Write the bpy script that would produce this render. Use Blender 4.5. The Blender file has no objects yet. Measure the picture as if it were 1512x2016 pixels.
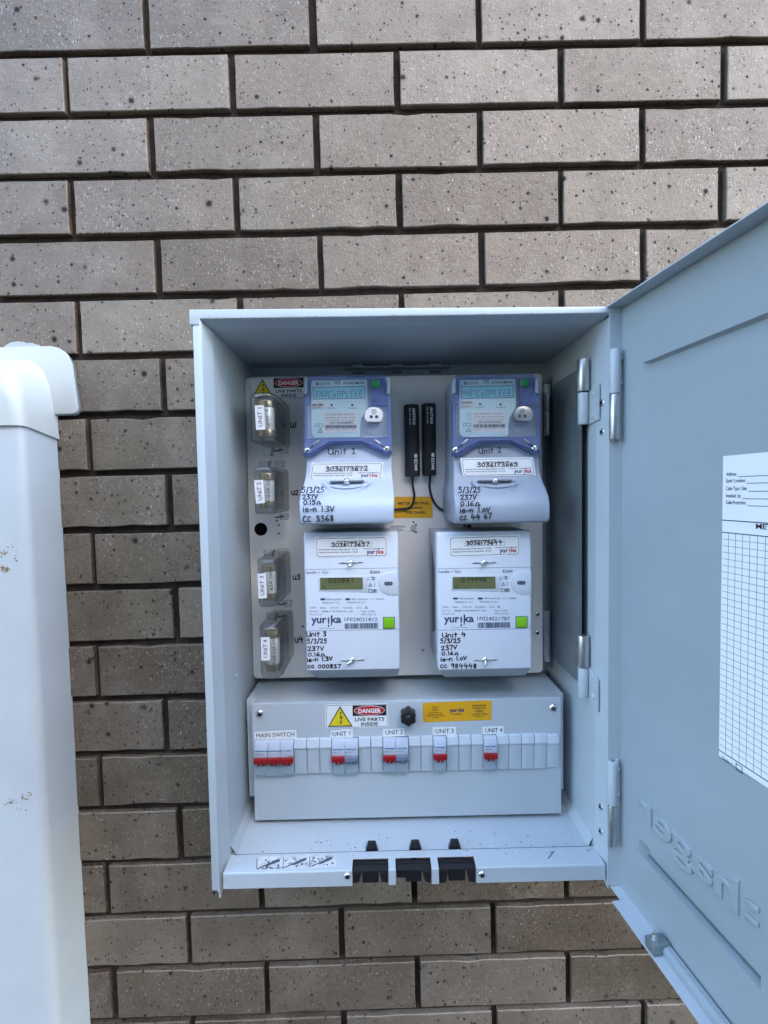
import bpy, bmesh, math, random
from mathutils import Vector, Matrix

SC = bpy.context.scene
COL = SC.collection
rnd = random.Random(7)

# ------------------------------------------------------------------ camera
FPX, IW, IH = 920.0, 1512.0, 2016.0
R = ((0.9996212339473204, -0.009276295235332209, -0.025910210117705),      # right
     (-0.02628891124661075, -0.04334223417002638, -0.9987143454875466),    # down
     (0.008141362730187897, 0.9990172176113171, -0.04356968130521449))     # forward
CAM_D = 0.7070867                      # metres from the brick face
GROUND_Z = -1.45                       # ground below the camera (camera height is z = 0)
cd = bpy.data.cameras.new('camera')
cam = bpy.data.objects.new('camera', cd)
COL.objects.link(cam)
cd.sensor_fit = 'VERTICAL'
cd.sensor_height = 36.0
cd.lens = FPX / IH * 36.0
cd.clip_start = 0.02
cd.clip_end = 500
m = Matrix(((R[0][0], -R[1][0], -R[2][0], 0),
            (R[0][1], -R[1][1], -R[2][1], -CAM_D),
            (R[0][2], -R[1][2], -R[2][2], 0), (0, 0, 0, 1)))
cam.matrix_world = m
SC.camera = cam

# ------------------------------------------------------------------ sky, sun, exposure
SUN_EL, SUN_AZ = math.radians(33), math.radians(155)     # low sun behind the photographer, cut off by the neighbouring building: the wall is in its shade
wd = bpy.data.worlds.new('World')
SC.world = wd
wd.use_nodes = True
nt = wd.node_tree
sky = nt.nodes.new('ShaderNodeTexSky')
sky.sky_type = 'NISHITA'
sky.sun_disc = False
sky.sun_elevation = SUN_EL
sky.sun_rotation = SUN_AZ
sky.air_density = 1.0
sky.dust_density = 1.3
sky.ozone_density = 1.0
bg = nt.nodes['Background']
bg.inputs[1].default_value = 0.15
nt.links.new(sky.outputs[0], bg.inputs[0])
sd = bpy.data.lights.new('sun', 'SUN')
sd.energy = 3.0
sd.angle = math.radians(0.53)
sd.color = (1.0, 0.94, 0.86)
sun = bpy.data.objects.new('sun', sd)
COL.objects.link(sun)
to_sun = Vector((math.sin(SUN_AZ) * math.cos(SUN_EL), math.cos(SUN_AZ) * math.cos(SUN_EL), math.sin(SUN_EL)))
sun.rotation_euler = to_sun.to_track_quat('Z', 'Y').to_euler()
sun.location = (0, 3, 6)
SC.view_settings.view_transform = 'Standard'
SC.view_settings.look = 'None'
SC.view_settings.exposure = 3.2
SC.view_settings.gamma = 1.0
SC.render.engine = 'CYCLES'
SC.cycles.transparent_max_bounces = 32
SC.cycles.max_bounces = 10
SC.cycles.use_denoising = True

# ------------------------------------------------------------------ materials
MATS = {}
def newmat(name):
    mt = bpy.data.materials.new(name); mt.use_nodes = True
    MATS[name] = mt
    return mt, mt.node_tree.nodes, mt.node_tree.links, mt.node_tree.nodes['Principled BSDF']

def plain(name, col, rough=0.5, metal=0.0, spec=0.5, bump=0.0, bscale=900, mottle=0.0, mscale=25, coat=0.0):
    mt, N, L, b = newmat(name)
    b.inputs['Base Color'].default_value = (*col, 1)
    b.inputs['Roughness'].default_value = rough
    b.inputs['Metallic'].default_value = metal
    b.inputs['Specular IOR Level'].default_value = spec
    b.inputs['Coat Weight'].default_value = coat
    g = N.new('ShaderNodeNewGeometry')
    if mottle:
        n = N.new('ShaderNodeTexNoise'); n.inputs['Scale'].default_value = mscale
        n.inputs['Detail'].default_value = 5; n.inputs['Roughness'].default_value = 0.65
        L.new(g.outputs['Position'], n.inputs['Vector'])
        mr = N.new('ShaderNodeMapRange'); mr.inputs[1].default_value = 0.3; mr.inputs[2].default_value = 0.7
        mr.inputs[3].default_value = 1 - mottle; mr.inputs[4].default_value = 1 + mottle * 0.4
        L.new(n.outputs[0], mr.inputs[0])
        mx = N.new('ShaderNodeVectorMath'); mx.operation = 'SCALE'
        mx.inputs[0].default_value = col
        L.new(mr.outputs[0], mx.inputs['Scale'])
        L.new(mx.outputs[0], b.inputs['Base Color'])
        mr2 = N.new('ShaderNodeMapRange'); mr2.inputs[3].default_value = min(1, rough * 1.25); mr2.inputs[4].default_value = rough * 0.8
        L.new(n.outputs[0], mr2.inputs[0]); L.new(mr2.outputs[0], b.inputs['Roughness'])
    if bump:
        n2 = N.new('ShaderNodeTexNoise'); n2.inputs['Scale'].default_value = bscale; n2.inputs['Detail'].default_value = 2
        L.new(g.outputs['Position'], n2.inputs['Vector'])
        bp = N.new('ShaderNodeBump'); bp.inputs['Strength'].default_value = bump; bp.inputs['Distance'].default_value = 0.0006
        L.new(n2.outputs[0], bp.inputs['Height']); L.new(bp.outputs[0], b.inputs['Normal'])
    return mt

def clear(name, tint, gloss=0.12, body=0.08, bodycol=(0.6, 0.65, 0.7), rough=0.08, edge=0.75):
    """thin clear plastic: mostly straight-through, a little body colour and a fresnel sheen"""
    mt = bpy.data.materials.new(name); mt.use_nodes = True; MATS[name] = mt
    N, L = mt.node_tree.nodes, mt.node_tree.links
    N.clear()
    out = N.new('ShaderNodeOutputMaterial')
    tr = N.new('ShaderNodeBsdfTransparent'); tr.inputs[0].default_value = (*tint, 1)
    df = N.new('ShaderNodeBsdfDiffuse'); df.inputs[0].default_value = (*bodycol, 1)
    gl = N.new('ShaderNodeBsdfGlossy'); gl.inputs['Roughness'].default_value = rough
    fw = N.new('ShaderNodeLayerWeight'); fw.inputs[0].default_value = 0.5
    pw = N.new('ShaderNodeMath'); pw.operation = 'POWER'; pw.inputs[1].default_value = 1.6
    L.new(fw.outputs['Facing'], pw.inputs[0])
    mc = N.new('ShaderNodeMix'); mc.data_type = 'RGBA'; mc.inputs[6].default_value = (*tint, 1); mc.inputs[7].default_value = (*[t * edge for t in tint], 1)
    L.new(pw.outputs[0], mc.inputs[0]); L.new(mc.outputs[2], tr.inputs[0])
    m1 = N.new('ShaderNodeMixShader'); m1.inputs[0].default_value = body
    L.new(tr.outputs[0], m1.inputs[1]); L.new(df.outputs[0], m1.inputs[2])
    lw = N.new('ShaderNodeLayerWeight'); lw.inputs[0].default_value = 0.35
    mul = N.new('ShaderNodeMath'); mul.operation = 'MULTIPLY_ADD'; mul.inputs[1].default_value = 0.32; mul.inputs[2].default_value = gloss * 0.3
    L.new(lw.outputs['Fresnel'], mul.inputs[0])
    m2 = N.new('ShaderNodeMixShader')
    L.new(mul.outputs[0], m2.inputs[0]); L.new(m1.outputs[0], m2.inputs[1]); L.new(gl.outputs[0], m2.inputs[2])
    L.new(m2.outputs[0], out.inputs[0])
    return mt

def brick_mat():
    mt, N, L, b = newmat('iron spotted brown brick')
    g = N.new('ShaderNodeNewGeometry'); oi = N.new('ShaderNodeObjectInfo')
    P = g.outputs['Position']
    def noise(scale, detail=4, rough=0.6, vec=None, sx=None):
        n = N.new('ShaderNodeTexNoise'); n.inputs['Scale'].default_value = scale
        n.inputs['Detail'].default_value = detail; n.inputs['Roughness'].default_value = rough
        v = P
        if sx:
            mp = N.new('ShaderNodeMapping'); mp.inputs['Scale'].default_value = sx
            L.new(P, mp.inputs['Vector']); v = mp.outputs[0]
        L.new(v, n.inputs['Vector'])
        return n.outputs[0]
    def rng(src, a, bb, c=0.0, d=1.0):
        r = N.new('ShaderNodeMapRange'); r.inputs[1].default_value = a; r.inputs[2].default_value = bb
        r.inputs[3].default_value = c; r.inputs[4].default_value = d
        L.new(src, r.inputs[0]); return r.outputs[0]
    def math_(op, a, bb):
        n = N.new('ShaderNodeMath'); n.operation = op
        for i, s in enumerate((a, bb)):
            if isinstance(s, float): n.inputs[i].default_value = s
            else: L.new(s, n.inputs[i])
        return n.outputs[0]
    def mix(f, a, bb):
        n = N.new('ShaderNodeMix'); n.data_type = 'RGBA'
        if isinstance(f, float): n.inputs[0].default_value = f
        else: L.new(f, n.inputs[0])
        for i, s in ((6, a), (7, bb)):
            if isinstance(s, tuple): n.inputs[i].default_value = (*s, 1)
            else: L.new(s, n.inputs[i])
        return n.outputs[2]
    base = mix(rng(noise(14, 5), 0.35, 0.68), (0.094, 0.070, 0.044), (0.146, 0.112, 0.075))
    base = mix(rng(noise(420, 3), 0.4, 0.75, 0.0, 0.45), base, (0.062, 0.048, 0.031))
    # per brick tint
    hsv = N.new('ShaderNodeHueSaturation')
    L.new(rng(oi.outputs['Random'], 0, 1, 0.62, 1.34), hsv.inputs['Value'])
    L.new(rng(oi.outputs['Random'], 0, 1, 1.1, 0.8), hsv.inputs['Saturation'])
    wv = N.new('ShaderNodeTexWhiteNoise'); wv.noise_dimensions = '1D'; L.new(oi.outputs['Random'], wv.inputs['W'])
    L.new(rng(wv.outputs['Value'], 0, 1, 0.485, 0.512), hsv.inputs['Hue'])
    L.new(base, hsv.inputs['Color']); base = hsv.outputs[0]
    base = mix(rng(noise(9, 4, 0.7), 0.50, 0.72, 0.0, 0.42), base, (0.26, 0.225, 0.185))      # blotchy glaze
    # pale flecks, surface glints put into the colour, and drips
    fl = rng(noise(1.0, 3, 0.7, sx=(420, 420, 190)), 0.585, 0.69)
    patch = rng(noise(11, 3), 0.42, 0.66)
    base = mix(math_('MULTIPLY', fl, rng(patch, 0, 1, 0.28, 1.0)), base, (0.45, 0.43, 0.40))
    dr = rng(noise(1.0, 4, 0.7, sx=(150, 150, 26)), 0.63, 0.72)
    base = mix(math_('MULTIPLY', dr, rng(noise(7, 2), 0.52, 0.68, 0.0, 0.55)), base, (0.45, 0.43, 0.40))
    # iron spots
    heights = []
    wn = N.new('ShaderNodeTexNoise'); wn.inputs['Scale'].default_value = 260; wn.inputs['Detail'].default_value = 2
    L.new(P, wn.inputs['Vector'])
    ws = N.new('ShaderNodeVectorMath'); ws.operation = 'MULTIPLY_ADD'
    ws.inputs[1].default_value = (.0042, .0042, .0042); L.new(wn.outputs['Color'], ws.inputs[0]); L.new(P, ws.inputs[2])
    PW = ws.outputs[0]
    for sc_, thr, keep, ring in ((190.0, 0.30, 0.70, False), (95.0, 0.25, 0.70, True), (38.0, 0.19, 0.62, True)):
        v = N.new('ShaderNodeTexVoronoi'); v.inputs['Scale'].default_value = sc_
        L.new(PW, v.inputs['Vector'])
        sepc = N.new('ShaderNodeSeparateColor'); L.new(v.outputs['Color'], sepc.inputs[0])
        r_ = math_('MULTIPLY', rng(sepc.outputs[0], keep, 1.0, 0.35, 1.0), float(thr))
        on = math_('GREATER_THAN', sepc.outputs[0], float(keep))
        q = math_('DIVIDE', v.outputs['Distance'], r_)
        dot = math_('MULTIPLY', rng(q, 0.55, 1.15, 0.92, 0.0), on)
        halo = math_('MULTIPLY', rng(q, 1.0, 1.9, 0.4, 0.0), on)
        base = mix(halo, base, (0.05, 0.038, 0.032))
        base = mix(dot, base, (0.018, 0.015, 0.016))
        if ring:
            core = math_('MULTIPLY', rng(q, 0.2, 0.55, 0.5, 0.0), math_('GREATER_THAN', sepc.outputs[1], 0.5))
            base = mix(math_('MULTIPLY', core, on), base, (0.13, 0.115, 0.105))
        heights.append(dot)
    L.new(base, b.inputs['Base Color'])
    spots = math_('MAXIMUM', math_('MAXIMUM', heights[0], heights[1]), heights[2])
    L.new(math_('ADD', rng(noise(60, 3), 0.3, 0.7, 0.38, 0.56), math_('MULTIPLY', spots, 0.5)), b.inputs['Roughness'])
    L.new(rng(spots, 0, 1, 0.70, 0.12), b.inputs['Specular IOR Level'])
    b.inputs['IOR'].default_value = 1.7
    b.inputs['Specular Tint'].default_value = (1.0, 0.86, 0.70, 1)
    h = math_('ADD', math_('MULTIPLY', noise(520, 4, 0.7), 0.8), math_('MULTIPLY', noise(120, 3), 0.8))
    h = math_('SUBTRACT', h, math_('MULTIPLY', heights[1], 0.35))
    bp = N.new('ShaderNodeBump'); bp.inputs['Strength'].default_value = 0.75; bp.inputs['Distance'].default_value = 0.0016
    L.new(h, bp.inputs['Height']); L.new(bp.outputs[0], b.inputs['Normal'])
    return mt

BRICK = brick_mat()
MORTAR = plain('dark raked mortar', (0.038, 0.028, 0.022), 0.95, bump=1.0, bscale=260, mottle=0.5, mscale=60, spec=0.2)
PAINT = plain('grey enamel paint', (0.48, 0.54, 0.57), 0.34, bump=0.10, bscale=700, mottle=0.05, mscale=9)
PAINT_SHADE = plain('grey enamel door shade', (0.33, 0.385, 0.41), 0.38, bump=0.14, bscale=650, mottle=0.10, mscale=5)  # same enamel as the box, darkened in colour for the door's angle
PANEL = plain('white enamel panel', (0.88, 0.865, 0.82), 0.30, bump=0.05, mottle=0.06, mscale=14)
GALV = plain('galvanised steel', (0.55, 0.57, 0.58), 0.34, metal=0.9, mottle=0.25, mscale=60)
GALV_D = plain('dull zinc plate', (0.27, 0.32, 0.335), 0.42, metal=0.6, mottle=0.22, mscale=22)
CHROME = plain('bright screw metal', (0.78, 0.78, 0.74), 0.22, metal=1.0)
BLACK = plain('black plastic', (0.012, 0.012, 0.014), 0.42)
BLACKM = plain('black satin antenna', (0.020, 0.022, 0.026), 0.5, bump=0.1)
HOLE = plain('dark void', (0.004, 0.004, 0.005), 0.9, spec=0.1)
DUCT = plain('white pvc duct', (0.475, 0.52, 0.54), 0.36, mottle=0.09, mscale=6)
DUCT2 = plain('cream pvc cap', (0.495, 0.52, 0.495), 0.42, mottle=0.06, mscale=10)
CHALK = plain('pale silicone smear', (0.42, 0.45, 0.44), 0.7)
M_NEW = plain('pale grey meter plastic', (0.48, 0.55, 0.66), 0.42, bump=0.04)
M_OLD = plain('mid grey meter plastic', (0.32, 0.365, 0.435), 0.45, bump=0.04, mottle=0.05, mscale=30)
M_E = plain('off white meter plastic', (0.62, 0.665, 0.72), 0.45)
M_EB = plain('grey meter base plastic', (0.42, 0.45, 0.48), 0.5)
FACE = plain('cyan white faceplate', (0.74, 0.95, 0.98), 0.4)
LCDC = plain('cyan display glass', (0.42, 0.84, 0.94), 0.3)
LCDO = plain('olive display glass', (0.15, 0.16, 0.07), 0.12)
SEG = plain('display segments', (0.05, 0.13, 0.17), 0.5)
SEGD = plain('dark display segments', (0.012, 0.014, 0.008), 0.4)
BLUEF = clear('blue tinted clear plastic', (0.70, 0.76, 0.95), 0.15, 0.24, (0.24, 0.31, 0.56), 0.08)
BLUEW = clear('pale blue clear window', (0.985, 0.99, 1.0), 0.05, 0.01, (0.5, 0.6, 0.9), 0.06)
CLEAR = clear('clear smoky plastic', (0.965, 0.97, 0.965), 0.30, 0.02, (0.6, 0.65, 0.66), 0.05, 0.74)
WHITE = plain('white label', (0.82, 0.84, 0.84), 0.35)
PAPERG = plain('grubby white sticker', (0.60, 0.63, 0.64), 0.5, mottle=0.35, mscale=90)
PAPER = plain('white paper', (0.82, 0.84, 0.84), 0.7)
INK = plain('black ink', (0.012, 0.012, 0.016), 0.5)
INKB = plain('blue grey print', (0.055, 0.09, 0.15), 0.5)
INKG = plain('grey print', (0.07, 0.08, 0.10), 0.5)
INKL = plain('light grey print', (0.17, 0.19, 0.22), 0.5)
NAVY = plain('navy logo ink', (0.04, 0.05, 0.14), 0.5)
REDI = plain('red logo ink', (0.50, 0.05, 0.06), 0.5)
WHITEI = plain('white ink', (0.85, 0.85, 0.85), 0.5)
RED = plain('red sign ink', (0.50, 0.020, 0.030), 0.4)
YEL = plain('yellow sign ink', (0.78, 0.62, 0.02), 0.4)
AMB = plain('amber label', (0.78, 0.40, 0.015), 0.35)
AMBF = plain('foil amber label', (0.85, 0.46, 0.03), 0.25, metal=0.1, bump=0.6, bscale=120)
GREEN = plain('green button', (0.01, 0.26, 0.07), 0.3)
LIME = plain('lime button', (0.20, 0.52, 0.01), 0.4)
TOG_R = plain('red toggle', (0.30, 0.008, 0.012), 0.35)
TOG_G = plain('grey toggle', (0.16, 0.20, 0.27), 0.4)
BRK = plain('breaker plastic', (0.50, 0.56, 0.65), 0.4)
BRKW = clear('clear breaker flap', (0.90, 0.96, 0.97), 0.15, 0.30, (0.55, 0.68, 0.72), 0.1)
BLANKM = plain('grey blank plastic', (0.52, 0.585, 0.63), 0.42)
BLUEI = plain('blue logo stripe', (0.01, 0.16, 0.36), 0.5)
SILVER = plain('silver fuse cartridge', (0.80, 0.79, 0.72), 0.25, metal=0.15)
BRASS = plain('dull brass', (0.42, 0.34, 0.20), 0.3, metal=0.8)
WIRE = plain('seal wire', (0.06, 0.065, 0.06), 0.4, metal=0.6)
SCUFF = plain('brown scuff', (0.20, 0.13, 0.07), 0.8)
DIRT_SHADE = plain('dark grit and seam shade', (0.045, 0.05, 0.06), 0.9)  # also colours the shadow line of the ledge seam
DUST = plain('white grit', (0.75, 0.78, 0.8), 0.8)
CONC = plain('dark damp paving', (0.042, 0.039, 0.035), 0.9, bump=0.6, bscale=120, mottle=0.3, mscale=3)  # even tone kept dark to cut light bouncing up into the box

RENDERW = plain('dark brick render', (0.10, 0.092, 0.085), 0.9)
ROOFM = plain('dark roof sheet', (0.06, 0.06, 0.065), 0.6)

# ------------------------------------------------------------------ frames and mesh building
class Frame:
    """a plane to build on: a along ex, b along ez, h out of it towards whoever faces it"""
    def __init__(s, O, ex, ez, theta=0.0):
        s.O, s.ex, s.ez = Vector(O), Vector(ex).normalized(), Vector(ez).normalized()
        s.n = s.ex.cross(s.ez)
        s.rot = Matrix.Rotation(-theta, 3, 'Y')     # world -> the frame's own tilted space
    def p(s, a, b, h=0.0):
        return s.O + s.ex * a + s.ez * b + s.n * h
    def px(s, u, v, h=0.0):
        """pixel of the photograph -> (a, b) where its ray meets the plane h in front of the frame"""
        c = ((u - IW / 2) / FPX, (v - IH / 2) / FPX, 1.0)
        d = Vector([sum(R[k][i] * c[k] for k in range(3)) for i in range(3)])
        d = s.rot @ d
        o = s.rot @ Vector((0, -CAM_D, 0))
        q = s.O + s.n * h
        t = (q - o).dot(s.n) / d.dot(s.n)
        w = o + d * t - s.O
        return (w.dot(s.ex), w.dot(s.ez))

TH = math.radians(0.5)                               # the box hangs half a degree off level
FW = Frame((0, 0, 0), (1, 0, 0), (0, 0, 1))          # the wall
F0 = Frame((0, 0, 0), (1, 0, 0), (0, 0, 1), TH)      # the box
DOOR_ANG = math.radians(7.2)
DOOR_O = (0.2685, -0.190, 0)
FD = Frame(DOOR_O, (math.sin(DOOR_ANG), -math.cos(DOOR_ANG), 0), (0, 0, 1), TH)   # inside face of the open door

class MB:
    def __init__(s): s.v, s.f = [], []
    def add(s, vs, fs):
        o = len(s.v); s.v += [Vector(x) for x in vs]; s.f += [[i + o for i in f] for f in fs]; return s
    def poly(s, F, pts, h0, h1, back=True):
        n = len(pts)
        a = sum(pts[i][0] * pts[(i + 1) % n][1] - pts[(i + 1) % n][0] * pts[i][1] for i in range(n))
        if a < 0: pts = pts[::-1]
        vs = [F.p(x, y, h0) for x, y in pts] + [F.p(x, y, h1) for x, y in pts]
        fs = [list(range(n, 2 * n))] + [[i, (i + 1) % n, n + (i + 1) % n, n + i] for i in range(n)]
        if back: fs.append(list(range(n))[::-1])
        return s.add(vs, fs)
    def rect(s, F, a0, a1, b0, b1, h0, h1): return s.poly(F, [(a0, b0), (a1, b0), (a1, b1), (a0, b1)], h0, h1)
    def ring(s, F, outer, inner, h0, h1):
        n = len(outer)
        vs = [F.p(x, y, h) for h in (h0, h1) for x, y in outer] + [F.p(x, y, h) for h in (h0, h1) for x, y in inner]
        fs = []
        for i in range(n):
            j = (i + 1) % n
            fs += [[n + i, n + j, 3 * n + j, 3 * n + i], [i, j, n + j, n + i][::1], [2 * n + j, 2 * n + i, 3 * n + i, 3 * n + j], [j, i, 2 * n + i, 2 * n + j]]
        return s.add(vs, fs)
    def loft(s, secs, cap=True):
        n = len(secs[0]); vs = [p for q in secs for p in q]; fs = []
        for k in range(len(secs) - 1):
            for i in range(n):
                j = (i + 1) % n
                fs.append([k * n + i, k * n + j, (k + 1) * n + j, (k + 1) * n + i])
        if cap: fs += [list(range(n))[::-1], list(range((len(secs) - 1) * n, len(secs) * n))]
        return s.add(vs, fs)
    def cyl(s, p0, p1, r0, r1=None, n=16, cap=True):
        p0, p1 = Vector(p0), Vector(p1); r1 = r0 if r1 is None else r1
        d = (p1 - p0).normalized(); x = d.orthogonal().normalized(); y = d.cross(x)
        ring = lambda c, r: [c + (x * math.cos(2 * math.pi * i / n) + y * math.sin(2 * math.pi * i / n)) * r for i in range(n)]
        return s.loft([ring(p0, r0), ring(p1, r1)], cap)
    def tube(s, pts, r, n=8):
        pts = [Vector(p) for p in pts]; secs = []; x = None
        for i, p in enumerate(pts):
            d = (pts[min(i + 1, len(pts) - 1)] - pts[max(i - 1, 0)]).normalized()
            x = d.orthogonal().normalized() if x is None else (x - d * x.dot(d)).normalized()
            y = d.cross(x)
            secs.append([p + (x * math.cos(2 * math.pi * k / n) + y * math.sin(2 * math.pi * k / n)) * r for k in range(n)])
        return s.loft(secs)
    def dome(s, F, a, b, h, r, ht, n=14, rings=3):
        secs = []
        for k in range(rings + 1):
            t = k / rings * math.pi / 2 * 0.93
            secs.append([F.p(a + r * math.cos(t) * math.cos(2 * math.pi * i / n), b + r * math.cos(t) * math.sin(2 * math.pi * i / n), h + ht * math.sin(t)) for i in range(n)])
        return s.loft(secs)
    def stroke(s, F, pts, w, h, n=8):
        """felt-pen stroke lying on the plane"""
        for k, (a, b) in enumerate(pts):
            hh = h + 2e-6 * (k % 5)
            s.add([F.p(a + w / 2 * math.cos(2 * math.pi * i / n), b + w / 2 * math.sin(2 * math.pi * i / n), hh) for i in range(n)], [list(range(n))])
            if k + 1 < len(pts):
                c, d = pts[k + 1]; dx, dy = c - a, d - b; l = math.hypot(dx, dy)
                if l < 1e-9: continue
                nx, ny = -dy / l * w / 2, dx / l * w / 2
                hh = h + 1.2e-5 + 2e-6 * (k % 5)
                s.add([F.p(a - nx, b - ny, hh), F.p(c - nx, d - ny, hh), F.p(c + nx, d + ny, hh), F.p(a + nx, b + ny, hh)], [[0, 1, 2, 3]])
        return s
    def mesh(s, name, mat, base, bevel=0.0, seg=2, smooth=False):
        me = bpy.data.meshes.new(name)
        me.from_pydata([v - base for v in s.v], [], s.f)
        if bevel or smooth:
            bm = bmesh.new(); bm.from_mesh(me)
            bmesh.ops.recalc_face_normals(bm, faces=bm.faces)
            if bevel:
                es = [e for e in bm.edges if len(e.link_faces) == 2 and e.calc_face_angle(0) > 0.5]
                bmesh.ops.bevel(bm, geom=es, offset=bevel, segments=seg, profile=0.5, affect='EDGES', clamp_overlap=True)
            for f in bm.faces: f.smooth = True
            bm.to_mesh(me); bm.free()
            me.set_sharp_from_angle(angle=math.radians(38))
        me.materials.append(mat)
        return me

def arc_rect(x0, x1, y0, y1, r, n=5):
    pts = []
    for cx, cy, a0 in ((x1 - r, y0 + r, -90), (x1 - r, y1 - r, 0), (x0 + r, y1 - r, 90), (x0 + r, y0 + r, 180)):
        for k in range(n + 1):
            a = math.radians(a0 + 90 * k / n); pts.append((cx + r * math.cos(a), cy + r * math.sin(a)))
    return pts
def ellipse(cx, cy, rx, ry, n=24): return [(cx + rx * math.cos(2 * math.pi * i / n), cy + ry * math.sin(2 * math.pi * i / n)) for i in range(n)]

class Thing:
    def __init__(s, name, base, label, cat, group=None, theta=TH, kind=None):
        s.base = Vector(base); s.th = theta
        s.root = bpy.data.objects.new(name, None); COL.objects.link(s.root)
        s.root.empty_display_size = 0.02
        s.root.location = Matrix.Rotation(theta, 3, 'Y') @ s.base
        s.root.rotation_euler = (0, theta, 0)
        s.root['label'] = label; s.root['category'] = cat
        if group: s.root['group'] = group
        if kind: s.root['kind'] = kind
    def part(s, name, mb, mat, parent=None, bevel=0.0, seg=2, smooth=False, label=None):
        me = mb.mesh(name, mat, s.base, bevel, seg, smooth) if isinstance(mb, MB) else mb
        o = bpy.data.objects.new(name, me); COL.objects.link(o)
        o.parent = parent or s.root
        if label: o['label'] = label
        return o

# lettering ---------------------------------------------------------
_fc = {}
def font_geo(txt, bold):
    k = (txt, bold)
    if k not in _fc:
        c = bpy.data.curves.new('t', 'FONT'); c.body = txt; c.size = 1.0; c.resolution_u = 2; c.offset = bold; c.fill_mode = 'FRONT'
        o = bpy.data.objects.new('t', c)
        me = bpy.data.meshes.new_from_object(o)
        vs = [(v.co.x, v.co.y) for v in me.vertices]; fs = [list(p.vertices) for p in me.polygons]
        bpy.data.objects.remove(o); bpy.data.curves.remove(c); bpy.data.meshes.remove(me)
        _fc[k] = (vs, fs)
    return _fc[k]
CAP = 0.729     # cap height of the built in font at size 1
def text_mb(F, txt, p0, p1, cap, h, bold=0.0, mb=None):
    """p0, p1: start and end of the baseline in the frame's metres; cap: capital height in metres"""
    vs, fs = font_geo(txt, bold); mb = mb or MB()
    x0, x1 = min(v[0] for v in vs), max(v[0] for v in vs)
    dx, dy = p1[0] - p0[0], p1[1] - p0[1]; l = math.hypot(dx, dy); ux, uy = dx / l, dy / l
    sx = l / (x1 - x0); sy = cap / CAP
    return mb.add([F.p(p0[0] + ux * (x - x0) * sx - uy * y * sy, p0[1] + uy * (x - x0) * sx + ux * y * sy, h) for x, y in vs], fs)
def text(th, F, txt, q0, q1, cap_px, h, mat, parent=None, bold=0.0, name='printed_text', off=0.00025):
    """as text_mb, ends given as pixels of the photograph on plane h"""
    p0, p1 = F.px(*q0, h), F.px(*q1, h)
    k = math.hypot(p1[0] - p0[0], p1[1] - p0[1]) / math.hypot(q1[0] - q0[0], q1[1] - q0[1])
    return th.part(name, text_mb(F, txt, p0, p1, cap_px * k, h + off, bold), mat, parent)

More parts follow.
